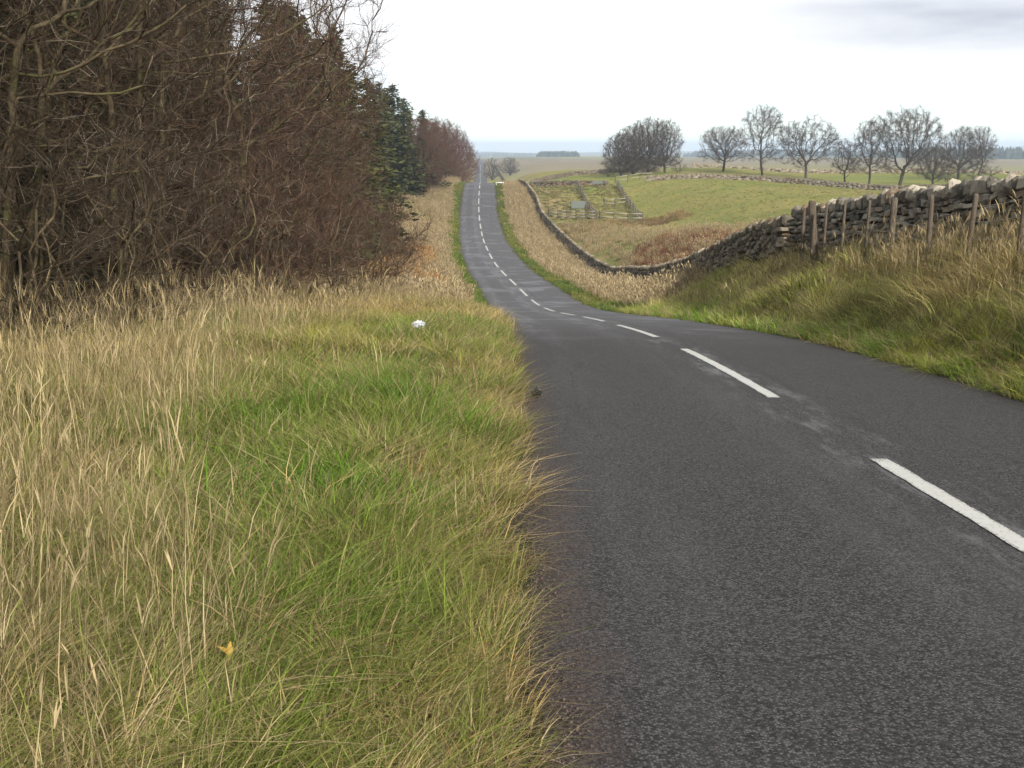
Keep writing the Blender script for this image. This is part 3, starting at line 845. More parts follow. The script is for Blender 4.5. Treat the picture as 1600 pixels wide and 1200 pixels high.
# conifers
t = NT('needles'); oi = t.n('ShaderNodeObjectInfo'); ra = t.attr('rnd')
c = t.mix(ra.outputs['Fac'], (.016, .018, .006), (.066, .07, .017))
c = t.mix(t.math('MULTIPLY', oi.outputs['Random'], .5), c, (.04, .05, .017))
M_needle = t.done(t.bsdf(c, .7, .2))
def conifer(seed, H, Rb, nsp=26, bare=.06):
    r_ = np.random.default_rng(seed)
    zs = np.arange(0, H + .01, .8)
    P = np.stack([np.cumsum(r_.normal(size=len(zs)) * .015), np.cumsum(r_.normal(size=len(zs)) * .015), zs], 1); P[0, 2] = -.3
    rr = .19 * (1 - zs / H) + .02
    P0, P1, R0, R1 = [P[:-1]], [P[1:]], [rr[:-1]], [rr[1:]]
    trunk = mk('trunk', *(lambda a: (a[0], [a[1]]))(tube_arr(P[:-1], P[1:], rr[:-1], rr[1:], 7)), M_bark, None, True)
    Bp0, Bp1, Br = [], [], []; Lc, Ld, Ls, Lr = [], [], [], []
    z = H * bare
    while z < H - .15:
        f = 1 - z / H
        rad = Rb * (f ** .8) * r_.uniform(.7, 1.2) + .04
        nb = int(r_.integers(5, 9))
        a0 = r_.random() * 6.28
        for k in range(nb):
            a = a0 + 6.28 * k / nb + r_.normal() * .2; L = rad * r_.uniform(.4, 1.3)
            c0 = np.array([0, 0, z + r_.normal() * .16]); dr = np.array([math.cos(a), math.sin(a), 0])
            end = c0 + dr * L + np.array([0, 0, L * (.25 * (1 - f) * 2 - .22 + r_.normal() * .12)])
            Bp0.append(c0); Bp1.append(end); Br.append(.02 * f + .008)
            n = int(nsp * L / Rb) + 9
            q = r_.random(n) ** .7
            pos = c0 + (end - c0) * q[:, None] + np.array([0, 0, -.10]) * (q * (1 - q) * 4)[:, None]
            side = np.array([-dr[1], dr[0], 0])
            so = r_.normal(size=n) * .22 * L * (1 - q * .7)
            pos = pos + side * so[:, None] + r_.normal(size=(n, 3)) * .12
            dd = dr * .8 + side * np.sign(so)[:, None] * .7 + r_.normal(size=(n, 3)) * .35 + np.array([0, 0, .05])
            Lc.append(pos); Ld.append(dd); Ls.append(r_.uniform(.25, .55, n) * (.55 + .5 * f)); Lr.append(r_.random(n))
        z += r_.uniform(.22, .42) * (1 + .3 * f)
    c = np.concatenate(Lc); d = np.concatenate(Ld); d /= np.linalg.norm(d, axis=1, keepdims=True); s = np.concatenate(Ls)[:, None]; g = np.concatenate(Lr)
    w = np.cross(d, r_.normal(size=d.shape)); w /= np.linalg.norm(w, axis=1, keepdims=True)
    up = np.cross(d, w)
    # each spray: a folded leaf-like diamond of four triangles
    V = np.stack([c - d * s * .5, c + w * s * .27 - up * s * .06, c + d * s * .6, c - w * s * .27 - up * s * .06, c + up * s * .09], 1).reshape(-1, 3)
    b = (np.arange(len(c)) * 5)[:, None]
    T = np.concatenate([b + np.array([[0, 1, 4]]), b + np.array([[1, 2, 4]]), b + np.array([[2, 3, 4]]), b + np.array([[3, 0, 4]])])
    Vb, Fb = tube_arr(Bp0, Bp1, Br, np.array(Br) * .3, 3)
    V2 = np.concatenate([V, Vb]); 
    crown = mk('crown', V2, [T, Fb + len(V)], M_needle, {'rnd': np.concatenate([np.repeat(g, 5), np.full(len(Vb), .1)])})
    return trunk, crown
CON = [conifer(31, 14, 2.5), conifer(32, 12, 2.7), conifer(33, 16, 2.6)]

def pos_o(o, y): return float(road_x(y)) + o
ORD = ['first', 'second', 'third', 'fourth', 'fifth', 'sixth', 'seventh', 'eighth', 'ninth', 'tenth', 'eleventh', 'twelfth', 'thirteenth', 'fourteenth', 'fifteenth', 'sixteenth', 'seventeenth', 'eighteenth', 'nineteenth', 'twentieth']
def ranked(spots, text):
    """labels that count things from left to right as the photograph shows them"""
    order = sorted(range(len(spots)), key=lambda i: spots[i][0] / spots[i][1])
    lab = [None] * len(spots)
    for r_, i in enumerate(order): lab[i] = text % ORD[r_]
    return lab
k = 0
front = [(9.5, -11.8, .95), (13, -12.4, 1.0), (16.5, -11.4, 1.05), (19.5, -12.4, 1.0), (22.5, -11.2, 1.05), (25.5, -11.8, 1.0), (28.5, -10.8, 1.1), (31.5, -11.4, 1.05), (34.5, -10.9, .98), (37.5, -11.6, .95), (40.5, -11.0, .88), (43.5, -11.6, .8), (47, -11.8, .72)]
labs = ranked([(pos_o(o, y), y) for y, o, s in front], '%s bare reddish brown tree from the left in the front of the thicket')
for (y, o, s), lab in zip(front, labs):
    place_tree('bare_tree', (thick_near if y < 21 else thick_red)[k % 3], pos_o(o, y), y, lab, 'tree', 'bare trees at the front of the thicket', (s * 1.12, s * 1.12, s * random.uniform(.95, 1.1)), random.uniform(-.8, .6), (0, R(6))); k += 1
for y, o in [(11, -14.8), (17.5, -15), (23.5, -14.6), (29, -14.2), (34, -13.8), (39, -14), (43.5, -14.5), (49, -14.8)]:
    s = random.uniform(1.05, 1.25) * (1 if y < 36 else .88)
    place_tree('bare_tree', thick_near[k % 3], pos_o(o, y), y, 'bare tree standing deeper in the thicket left of the road', 'tree', 'bare trees deeper in the thicket', (s * 1.1, s * 1.1, s), random.uniform(-.9, .9)); k += 1
# low sprawling bushes at the thicket edge
low = thicket_tree(15, 4.2, 2.6, M_bark, M_twig, natt=650, per=7, stems=7, lean=1.5, tl=.45)
bushes = [(13.5, -9.6, .8), (16, -9.3, .85), (19.5, -9.2, .85), (23, -8.9, .9), (26.5, -8.6, .9), (30.5, -8.3, .95), (34.5, -8.0, .95), (39, -7.8, 1.0), (43.5, -8.2, .98), (48, -8.9, .9)]
labs = ranked([(pos_o(o, y), y) for y, o, s in bushes], '%s low leafless bush from the left along the thicket edge')
low_red = recrown(low, M_twig_r)
for (y, o, s), lab in zip(bushes, labs):
    place_tree('bare_bush', low if y < 21 else low_red, pos_o(o, y), y, lab, 'bush', 'leafless bushes along the thicket edge', (s * 1.1, s * 1.1, s), random.uniform(0, 6.28))
# dark conifers behind the thicket
for y in np.arange(12.5, 60, 3.3):
    s = random.uniform(.9, 1.12)
    place_tree('conifer', CON[k % 3], pos_o(-16.6 - random.random() * 1.5, y), y, 'dark conifer half hidden behind the bare thicket', 'tree', 'dark conifers behind the thicket', (s * 1.35, s * 1.35, s), random.uniform(0, 6.28)); k += 1
# conifers that stand out against the sky
for (y, u, vt, lab) in [(58, 415, -20, 'dark conifer filling the skyline gap above the middle of the thicket'), (64, 440, -5, 'dark conifer on the skyline left of the row over the thicket'), (70, 455, 5, 'dark conifer in the second row over the thicket'), (62, 470, 20, 'dark conifer over the top of the thicket, left of the pointed one'), (68, 497, 55, 'dark conifer just behind the end of the thicket'), (76, 521, 38, 'tall pointed dark conifer rising above the thicket end'), (84, 548, 95, 'dark conifer right of the tall pointed one'), (95, 572, 118, 'dark conifer where the skyline drops towards the road'), (104, 530, 110, 'dark conifer filling the gap behind the pointed one'),
                        (150, 592, 126, 'broad green conifer where the tree line steps down'), (157, 612, 130, 'green conifer with rounded top beside the broad one'), (163, 631, 152, 'green conifer at the right end of the conifer row'), (172, 603, 138, 'dark conifer behind the green row'), (176, 660, 170, 'narrow dark conifer tip among the maroon trees'), (168, 582, 130, 'dark conifer at the back left of the green row')]:
    x, zt = W(u, vt, y); h = zt - float(ground_z(x, y)); m = k % 3; H0 = (14, 12, 16)[m]; s = h / H0
    place_tree('conifer', CON[m], x, y, lab, 'tree', 'conifers on the skyline left of the road', (s * (1.4 if y < 120 else 1.8), s * (1.4 if y < 120 else 1.8), s), random.uniform(0, 6.28)); k += 1
# maroon bare trees running to the crest and beyond
rowm = [(160, 645, 178), (166, 656, 174), (172, 666, 180), (178, 676, 178), (184, 684, 181), (190, 690, 182), (198, 697, 185), (207, 703, 189), (217, 708, 196), (228, 712, 203), (240, 716, 210), (254, 720, 216), (270, 723, 222), (288, 727, 228)]
labs = ranked([((u - 800) * y, y) for y, u, vt in rowm], '%s tree from the left in the maroon leafless row climbing to the crest')
for (y, u, vt), lab in zip(rowm, labs):
    x, zt = W(u, vt, y); h = zt - float(ground_z(x, y)); m = k % 2; s = h / (11.2, 9.7)[m]
    place_tree('bare_tree', thick_far[m], x, y, lab, 'tree', 'maroon trees up to the crest', (s * 1.0, s * 1.0, s), random.uniform(0, 6.28)); k += 1
for (y, u, vt) in [(182, 640, 172), (192, 662, 180), (204, 680, 188), (220, 695, 196)]:
    x, zt = W(u, vt, y); h = zt - float(ground_z(x, y)); m = k % 3; s = h / (14, 12, 16)[m]
    place_tree('conifer', CON[m], x, y, 'dark conifer in the second row behind the maroon trees', 'tree', 'conifers behind the maroon trees', (s * 1.5, s * 1.5, s), random.uniform(0, 6.28)); k += 1
for (y, u) in [(72, 612), (80, 628), (90, 606), (100, 640)]:
    x, _ = W(u, 380, y)
    place_tree('bare_bush', low, x, y, 'rusty leafless bush at ' + {612: 'the foot of the thicket end', 628: 'the edge of the open verge past the thicket', 606: 'the back of the open verge past the thicket', 640: 'the right of the rusty group past the thicket'}[u], 'bush', 'rusty bushes past the thicket', (.7, .7, .55), random.uniform(0, 6.28))

# parkland trees on the right, each grown to its own outline: (u, top v, crown left u, crown right u, distance, trunk share, label, dense)
def park_tree(seed, H, w, trunk_f, dense=1.0, low=0.0, flat=.35, tip=.015):
    r_ = np.random.default_rng(seed); Rr = w / 2
    z0 = H * trunk_f
    cz = z0 + (H - z0) * (.5 - .12 * flat); rz = (H - z0) * .5
    att = ellipsoid(int(1900 * dense), (0, 0, (H + z0) / 2), (Rr, Rr, rz), r_, .0)
    att[:, 0] += (att[:, 2] - z0) * r_.normal() * .06
    lobes = r_.normal(size=(8, 3)) * np.array([Rr * .5, Rr * .5, rz * .5]) + np.array([0, 0, (H + z0) / 2 + rz * .1])
    d = np.sqrt(((att[:, None] - lobes[None]) ** 2).sum(-1)).min(1)
    att = att[(d < Rr * r_.uniform(.42, .52)) | (r_.random(len(att)) < .13)]
    if dense >= 1.5 and low > .5: att = ellipsoid(int(1100 * dense), (0, 0, (H + z0) / 2), (Rr, Rr, rz), r_, .0)
    # domed crown: narrower below
    f = (att[:, 2] - z0) / (H - z0)
    att = att[np.hypot(att[:, 0], att[:, 1]) < Rr * (.35 + .65 * np.clip(f * 2.2, 0, 1))]
    if True:
        att = np.concatenate([att, ellipsoid(int((70 + 260 * low) * dense), (0, 0, H * (.34 - .09 * low)), (Rr * 1.05, Rr * 1.05, H * .2), r_, .0)])
    n = max(4, int(z0 * 1.2 / .4)); a = r_.normal(size=2) * .05
    st = [[(a[0] * i + r_.normal() * .03, a[1] * i + r_.normal() * .03, -.3 + (z0 * 1.2 + .3) * i / n) for i in range(n + 1)]]
    N, par = colonize(att, st, .36, 3.0, .45, 120, (0, 0, .1), r_, .25)
    rad = radii(par, tip, 2.1)
    tw = twigs(N, par, rad, .04, 5, .75, .0155, r_, .3, .7, None, 1, .9)
    return tree_meshes(N, par, rad, .04, tw, M_bark_g, M_twig_g)
PT = [(1133, 196, 1086, 1160, 215, .22, 'small round bare tree standing alone right of the dense clump', 1.0, 0), (1197, 165, 1161, 1230, 200, .24, 'tall narrow bare tree, second along the field wall', 1.1, 0), (1265, 181, 1222, 1308, 195, .22, 'broad bare tree in the middle of the line along the field wall', 1.2, 0),
      (1325, 217, 1300, 1347, 195, .2, 'smallest bare tree of the line, between two taller ones', .8, 0), (1367, 182, 1336, 1392, 184, .22, 'slim bare tree beside the largest one', 1.0, 0), (1415, 166, 1368, 1476, 182, .2, 'largest bare tree with forked trunk and wide domed crown', 1.5, 0),
      (1464, 222, 1438, 1492, 192, .1, 'low brushy brown tree right of the largest one', 1.0, .6), (1505, 200, 1470, 1537, 213, .18, 'dark domed bare tree above the stone wall', 1.4, .6), (1536, 198, 1513, 1560, 220, .22, 'rightmost pale bare tree above the stone wall', 1.0, 0),
      (972, 208, 945, 1000, 214, .06, 'leftmost dense dark tree of the clump beyond the pens', 2.0, 1), (992, 194, 962, 1022, 216, .06, 'second dense dark tree of the clump beyond the pens', 2.0, 1), (1016, 184, 985, 1045, 219, .08, 'tallest tree of the clump beyond the pens', 1.7, 1), (1042, 188, 1015, 1064, 216, .1, 'rightmost more open tree of the clump beyond the pens', 1.5, .7)]
for i, (u, vt, ul, ur, y, tf, lab, dn, lw) in enumerate(PT):
    uc = u if i != 5 else 1415
    x, zt = W(uc, vt, y); g0 = float(ground_z(x, y)); h = zt - g0; w = (ur - ul) / F_PX * y
    me = park_tree(60 + i, h / .97, w * 1.12, tf, dn, lw)
    place_tree('bare_tree', me, x, y, lab, 'tree', 'bare trees beyond the pasture')
# low scrub under the right-hand trees
scrub = thicket_tree(77, 2.6, 2.6, M_bark_g, M_twig_g, tip=.01, natt=300, per=5, tl=.5, stems=6, lean=1.5, tr=.01)
scr = [(1480, 205, 1.0), (1522, 208, 1.1), (1548, 212, .9), (950, 216, .8), (1060, 216, .8), (1010, 212, .9)]
for (u, y, s), lab in zip(scr, ranked([((u - 800) * y, y) for u, y, s in scr], '%s patch of brown scrub from the left at the foot of the far bare trees')):
    x, _ = W(u, 270, y)
    place_tree('bare_bush', scrub, x, y, lab, 'bush', 'scrub under the far trees', (s, s, s), random.random() * 6)
# tree clumps by the far road
for u, vt, y, w, lab in [(769, 246, 470, 9, 'dark rounded bush by the road beyond the crest'), (797, 244, 520, 10, 'brown rounded bush standing in the field beyond the crest')]:
    x, zt = W(u, vt, y); h = max(3.5, zt - float(ground_z(x, y)))
    me = park_tree(90 + int(u), h, w, .08, 1.3, 1, tip=.03)
    place_tree('bare_tree', me, x, y, lab, 'tree', 'bushes beyond the crest')

# ------------------------------------------------------------------ grass tufts
def leafmat(name, trans=.35, where='INSTANCER'):
    t = NT(name); ti = t.attr('tint', where); ra = t.attr('rnd'); dr = t.attr('dry')
    c = t.mix(1.0, ti.outputs['Vector'], t.mix(ra.outputs['Fac'], (.28, .28, .28), (1.55, 1.55, 1.55)), 'MULTIPLY')
    c = t.mix(dr.outputs['Fac'], c, t.mix(ra.outputs['Fac'], (.11, .082, .043), (.60, .495, .325)))
    hs = t.n('ShaderNodeHueSaturation'); hs.inputs['Saturation'].default_value = 1.12; hs.inputs['Value'].default_value = .93; t.l(c, hs.inputs['Color']); c = hs.outputs[0]
    d = t.bsdf(c, .75, .12)
    tr = t.n('ShaderNodeBsdfTranslucent'); t.l(c, tr.inputs[0])
    mx = t.n('ShaderNodeMixShader'); mx.inputs[0].default_value = trans
    t.l(d.outputs[0], mx.inputs[1]); t.l(tr.outputs[0], mx.inputs[2])
    return t.done(mx)
M_grass = leafmat('grass_blades')
def tuft(name, n, H, spread, w, lean, curl, seed, dry=.15, stalks=0, sh=1.0, droop=.35, hvar=.45, sdry=1.0):
    r_ = np.random.default_rng(seed)
    a = r_.random(n) * 6.283; q = np.sqrt(r_.random(n)) * spread
    b = np.stack([np.cos(a) * q, np.sin(a) * q, np.full(n, -.03)], 1)
    az_ = a + r_.normal(size=n) * .9
    L = H * r_.uniform(1 - hvar, 1 + hvar * .6, n); ln = np.abs(r_.normal(size=n)) * lean + .05; cu = r_.uniform(.2, 1.3, n) * curl
    ts = np.array([0, .4, .75, 1.0]); wd = np.array([1.0, .85, .5, 0.0])
    dr = np.where(r_.random(n) < dry, r_.uniform(.6, 1, n), r_.uniform(0, .15, n)); rn = r_.random(n)
    def blades(b, az_, L, ln, cu, W_, dr, rn, droop, seg_w):
        m = len(b)
        hd = np.stack([np.cos(az_), np.sin(az_), np.zeros(m)], 1)
        tw = az_ + np.pi / 2 + r_.normal(size=m) * .5
        sd = np.stack([np.cos(tw), np.sin(tw), np.zeros(m)], 1)
        V = []
        for k_, (t_, g) in enumerate(zip(ts, seg_w)):
            c_ = b + hd * (L * (ln * t_ + cu * t_ * t_))[:, None]; c_[:, 2] += L * (t_ - droop * cu * t_ * t_)
            if k_ < 3: V += [c_ - sd * (W_ * g / 2)[:, None], c_ + sd * (W_ * g / 2)[:, None]]
            else: V += [c_]
        V = np.stack(V, 1).reshape(-1, 3); o_ = (np.arange(m) * 7)[:, None]
        Q = np.concatenate([o_ + np.array([[0, 1, 3, 2]]), o_ + np.array([[2, 3, 5, 4]])]); T = o_ + np.array([[4, 5, 6]])
        return V, Q, T, np.repeat(dr, 7), np.repeat(rn, 7)
    out = [blades(b, az_, L, ln, cu, np.full(n, w) * r_.uniform(.6, 1.4, n), dr, rn, droop, wd)]
    if stalks:
        a = r_.random(stalks) * 6.283; q = np.sqrt(r_.random(stalks)) * spread
        b = np.stack([np.cos(a) * q, np.sin(a) * q, np.full(stalks, -.03)], 1)
        L = sh * r_.uniform(.55, 1.15, stalks); az2 = a + r_.normal(size=stalks)
        ln = np.abs(r_.normal(size=stalks)) * .16; cu = np.abs(r_.normal(size=stalks)) * .14
        for dtw in (0, 1.57):
            out.append(blades(b, az2 + 0, L, ln, cu, np.full(stalks, w * .75), np.full(stalks, sdry), r_.random(stalks), .2, np.array([1, .9, .75, 0])))
        # seed heads near the tip: short narrow spindles
        tip = b + np.stack([np.cos(az2), np.sin(az2), np.zeros(stalks)], 1) * (L * (ln * .82 + cu * .67))[:, None]; tip[:, 2] += L * (.82 - .2 * cu * .67)
        for j in range(3):
            out.append(blades(tip + r_.normal(size=tip.shape) * .004, az2 + r_.normal(size=stalks) * .8, L * .2, ln + .2, cu + .15, np.full(stalks, w * 1.5), np.full(stalks, sdry), r_.random(stalks), .3, np.array([.4, 1, .8, 0])))
    nv = 0; Vs, Qs, Ts, D_, N_ = [], [], [], [], []
    for V, Q, T, d_, n_ in out:
        Vs.append(V); Qs.append(Q + nv); Ts.append(T + nv); D_.append(d_); N_.append(n_); nv += len(V)
    me = mk(name, np.concatenate(Vs), [np.concatenate(Qs), np.concatenate(Ts)], M_grass, {'dry': np.concatenate(D_), 'rnd': np.concatenate(N_)})
    return me
_lib = {}
def lib(key, meshes):
    c_ = bpy.data.collections.new('tufts_' + key)
    for i, m in enumerate(meshes):
        o = bpy.data.objects.new('%s_%02d' % (key, i), m); c_.objects.link(o)
    _lib[key] = (c_, len(meshes))
#               name        n   H   spread  w    lean curl
lib('far', [tuft('far', 70, .42, .55, .03, .28, .55, 350 + i, .25, 6, .6) for i in range(4)])
lib('fargreen', [tuft('fargreen', 80, .34, .5, .028, .3, .6, 380 + i, .06) for i in range(3)])
lib('fardry', [tuft('fardry', 70, .6, .55, .03, .22, .45, 360 + i, .8, 14, .95) for i in range(4)])
lib('rush', [tuft('rush', 60, .6, .3, .02, .25, .3, 370 + i, .1) for i in range(3)])

def gn_scatter(name, coll):
    ng = bpy.data.node_groups.new('scatter_' + name, 'GeometryNodeTree')
    ng.interface.new_socket('Geometry', in_out='INPUT', socket_type='NodeSocketGeometry')
    ng.interface.new_socket('Geometry', in_out='OUTPUT', socket_type='NodeSocketGeometry')
    N = ng.nodes; gi = N.new('NodeGroupInput'); go = N.new('NodeGroupOutput')
    ip = N.new('GeometryNodeInstanceOnPoints'); ci = N.new('GeometryNodeCollectionInfo')
    ci.inputs['Collection'].default_value = coll; ci.inputs['Separate Children'].default_value = True; ci.inputs['Reset Children'].default_value = True
    def na(nm, dt):
        x = N.new('GeometryNodeInputNamedAttribute'); x.data_type = dt; x.inputs['Name'].default_value = nm; return x.outputs['Attribute']
    Lk = ng.links.new
    Lk(gi.outputs[0], ip.inputs['Points']); Lk(ci.outputs[0], ip.inputs['Instance']); ip.inputs['Pick Instance'].default_value = True
    Lk(na('idx', 'INT'), ip.inputs['Instance Index']); Lk(na('rot', 'FLOAT_VECTOR'), ip.inputs['Rotation']); Lk(na('scl', 'FLOAT_VECTOR'), ip.inputs['Scale'])
    Lk(ip.outputs[0], go.inputs[0])
    return ng
def scatter(name, key, x, y, scale, tint, label, cat=None, tilt=.12, zs=None, dz=0.0, bias=(0, 0)):
    coll, nv = _lib[key]; n = len(x)
    z = ground_z(x, y) + dz
    me = bpy.data.meshes.new(name); me.vertices.add(n)
    me.vertices.foreach_set('co', np.stack([x, y, z], 1).astype(np.float32).ravel())
    rot = np.stack([rng.normal(size=n) * tilt + bias[0], rng.normal(size=n) * tilt + bias[1], rng.random(n) * 6.283], 1).astype(np.float32)
    s = np.stack([scale, scale, scale * (zs if zs is not None else 1)], 1).astype(np.float32)
    a = me.attributes.new('rot', 'FLOAT_VECTOR', 'POINT'); a.data.foreach_set('vector', rot.ravel())
    a = me.attributes.new('scl', 'FLOAT_VECTOR', 'POINT'); a.data.foreach_set('vector', s.ravel())
    a = me.attributes.new('tint', 'FLOAT_VECTOR', 'POINT'); a.data.foreach_set('vector', np.asarray(tint, dtype=np.float32).ravel())
    a = me.attributes.new('idx', 'INT', 'POINT'); a.data.foreach_set('value', rng.integers(0, nv, n).astype(np.int32))
    o = obj(name, me)
    md = o.modifiers.new('scatter', 'NODES'); md.node_group = gn_scatter(name, coll)
    tag(o, label, cat, kind='stuff')
    return o
def pick(o0, o1, y0, y1, dens, prob=None):
    n = int((o1 - o0) * (y1 - y0) * dens)
    o = rng.uniform(o0, o1, n); y = rng.uniform(y0, y1, n); x = road_x(y) + o
    if prob is not None:
        m = rng.random(n) < prob(x, y, o); x, y, o = x[m], y[m], o[m]
    return x, y, o
def tints(x, y, a, b, sc=.8, lo=.35, hi=.65, jit=.12):
    t_ = sstep(lo, hi, fbm(x * sc + 31, y * sc + 11, 3))
    c_ = lerp3(a, b, t_)
    return c_ * (1 + rng.normal(size=(len(x), 1)) * jit).clip(.5, 1.6)
GREEN, YEL, TAN, OLIVE, BROWN = (.075, .17, .02), (.23, .21, .075), (.40, .31, .15), (.155, .165, .05), (.17, .095, .055)
infrust = lambda x, y: (np.abs(x) < y * .56 + 1.5)
# how dry the near left verge is: lush green down the middle, dry at the left and along the tarmac
def dryness(x, y):
    n = fbm(x * .7 + 3, y * .7 + 2, 3) - .5
    n = n + (fbm(x * 2.1 + 7, y * 2.1 + 1, 2) - .5) * .7
    left = sstep(-1.2, -3.3, x + .05 * (y - 4) + n * 2.2)
    left = np.maximum(left, sstep(-.2, -.42, x / np.maximum(y, 1) + n * .3) * .9 * (y < 10))
    edge = sstep(-.75, -.15, x - (road_x(y) - 3.0) + n * .5)
    far_ = sstep(14, 22, y + n * 6) * .5
    return np.clip(np.maximum(np.maximum(left, edge * .8), far_) + n * .25, 0, 1)
# --- near grass is one real mesh per kind of grass
M_grass_r = leafmat('grass_blades_near', .35, 'GEOMETRY')
def field(name, x, y, sc, tint, nb, H, spread, w, lean, curl, label, dry=.15, stalks=0, sh=1.0, droop=.35, hvar=.45, seg=3, bend=(0, 0)):
    """clumps of real grass blades; x, y, sc (size) and tint are per clump"""
    r_ = rng
    ang_ = fbm(x * .8 + 51, y * .8 + 13, 2) * 14 + r_.normal(size=len(x)) * .5
    mag_ = .15 + .75 * r_.random(len(x)) ** 2
    cl = np.stack([np.cos(ang_) * mag_ + bend[0], np.sin(ang_) * mag_ + bend[1]], 1)
    odd = r_.random(len(x)) < .14
    tint = np.where(odd[:, None], (np.array([[.36, .28, .15]]) if dry < .5 else np.array([[.15, .18, .045]])) * r_.uniform(.7, 1.2, (len(x), 1)), tint)
    sc = sc * (.55 + .9 * fbm(x * 1.7 + 3, y * 1.7 + 5, 2))
    def gen(x, y, sc, tint, n, H, w, lean, curl, dry, hv, seg, prof, zoff=None, spread=spread, base=None):
        m = len(x) * n
        X = np.repeat(x, n); Y = np.repeat(y, n); S = np.repeat(sc, n); T = np.repeat(tint, n, 0)
        a = r_.random(m) * 6.283; q = np.sqrt(r_.random(m)) * spread * (.6 + .4 * S)
        bx, by = X + np.cos(a) * q, Y + np.sin(a) * q
        bz = ground_fast(bx, by) - .02
        az_ = a + r_.normal(size=m) * .9
        L = H * S * r_.uniform(1 - hv, 1 + hv * .6, m); ln = np.abs(r_.normal(size=m)) * lean + .04; cu = r_.uniform(.2, 1.3, m) * curl
        d_ = np.where(r_.random(m) < dry, r_.uniform(.6, 1, m), r_.uniform(0, .15, m)); rn = r_.random(m)
        B2 = np.repeat(cl, n, 0)
        return bx, by, bz, az_, L, ln, cu, np.full(m, w) * (.45 + 1.5 * r_.random(m) ** 2), d_, rn, T, B2
    def ribbons(bx, by, bz, az_, L, ln, cu, Wd, d_, rn, T, B2, seg, prof, droop):
        m = len(bx); ts = np.linspace(0, 1, seg + 1); bs_ = 1.0 if droop > .25 else .25
        hd = np.stack([np.cos(az_), np.sin(az_)], 1); tw = az_ + np.pi / 2 + r_.normal(size=m) * .6
        sx, sy = np.cos(tw) * Wd / 2, np.sin(tw) * Wd / 2; V = []
        for k_, t_ in enumerate(ts):
            hx_ = bx + hd[:, 0] * L * (ln * t_ + cu * t_ * t_) + B2[:, 0] * L * t_ * t_ * bs_
            hy_ = by + hd[:, 1] * L * (ln * t_ + cu * t_ * t_) + B2[:, 1] * L * t_ * t_ * bs_
            hz_ = bz + L * (t_ - droop * cu * t_ * t_ - .28 * bs_ * np.hypot(B2[:, 0], B2[:, 1]) * t_ * t_); g = prof[k_]
            if k_ < seg: V += [np.stack([hx_ - sx * g, hy_ - sy * g, hz_], 1), np.stack([hx_ + sx * g, hy_ + sy * g, hz_], 1)]
            else: V += [np.stack([hx_, hy_, hz_], 1)]
        nv = 2 * seg + 1; V = np.stack(V, 1).reshape(-1, 3); o_ = (np.arange(m) * nv)[:, None]
        Q = np.concatenate([o_ + np.array([[2 * k_, 2 * k_ + 1, 2 * k_ + 3, 2 * k_ + 2]]) for k_ in range(seg - 1)]) if seg > 1 else np.zeros((0, 4), int)
        return V, Q, o_ + np.array([[2 * seg - 2, 2 * seg - 1, 2 * seg]]), np.repeat(d_, nv), np.repeat(rn, nv), np.repeat(T, nv, 0)
    prof = {3: (1, .85, .5, 0), 2: (1, .7, 0)}[seg]
    outs = [ribbons(*gen(x, y, sc, tint, nb, H, w, lean, curl, dry, hvar, seg, prof), seg, prof, droop)]
    if stalks:
        g = gen(x, y, sc, tint, stalks, sh, w * .8, .13, .12, 1.0, .4, 2, None)
        outs.append(ribbons(*g, 2, (1, .8, 0), .2))
        bx, by, bz, az_, L, ln, cu, Wd, d_, rn, T, B2 = g
        bx = bx + B2[:, 0] * L * .16; by = by + B2[:, 1] * L * .16; bz = bz - .045 * np.hypot(B2[:, 0], B2[:, 1]) * L
        k_ = .8; tx_, ty_ = bx + np.cos(az_) * L * (ln * k_ + cu * k_ * k_), by + np.sin(az_) * L * (ln * k_ + cu * k_ * k_)
        for j in range(2):
            outs.append(ribbons(tx_, ty_, bz + L * (k_ - .2 * cu * k_ * k_), az_ + r_.normal(size=len(bx)) * .7, L * .2, ln + .15, cu + .15, Wd * 1.5, d_, r_.random(len(bx)), T, B2, 2, (.5, 1, 0), .22))
    nv = 0; A = [[] for _ in range(6)]
    for V, Q, T3, d_, rn, T in outs:
        A[0].append(V); A[1].append(Q + nv); A[2].append(T3 + nv); A[3].append(d_); A[4].append(rn); A[5].append(T); nv += len(V)
    A = [np.concatenate(q) for q in A]
    me = mk(name, A[0], [A[1], A[2]], M_grass_r, {'dry': A[3], 'rnd': A[4], 'tint': A[5]})
    return tag(obj(name, me), label, 'grass', kind='stuff')
# height lookup on a fine grid (the exact function is slow for every blade)
_fx = np.arange(-14, 15, .12); _fyy = np.arange(0, 48, .2)
_FX, _FY = np.meshgrid(_fx, _fyy); _FZ = ground_z(_FX, _FY)
def ground_fast(x, y):
    i = np.clip((x - _fx[0]) / .12, 0, len(_fx) - 1.001); j = np.clip((y - _fyy[0]) / .2, 0, len(_fyy) - 1.001)
    i0 = i.astype(int); j0 = j.astype(int); fi = i - i0; fj = j - j0
    return (_FZ[j0, i0] * (1 - fi) + _FZ[j0, i0 + 1] * fi) * (1 - fj) + (_FZ[j0 + 1, i0] * (1 - fi) + _FZ[j0 + 1, i0 + 1] * fi) * fj
def mixt(a, b, t_): return a * (1 - t_[:, None]) + np.asarray(b) * t_[:, None]
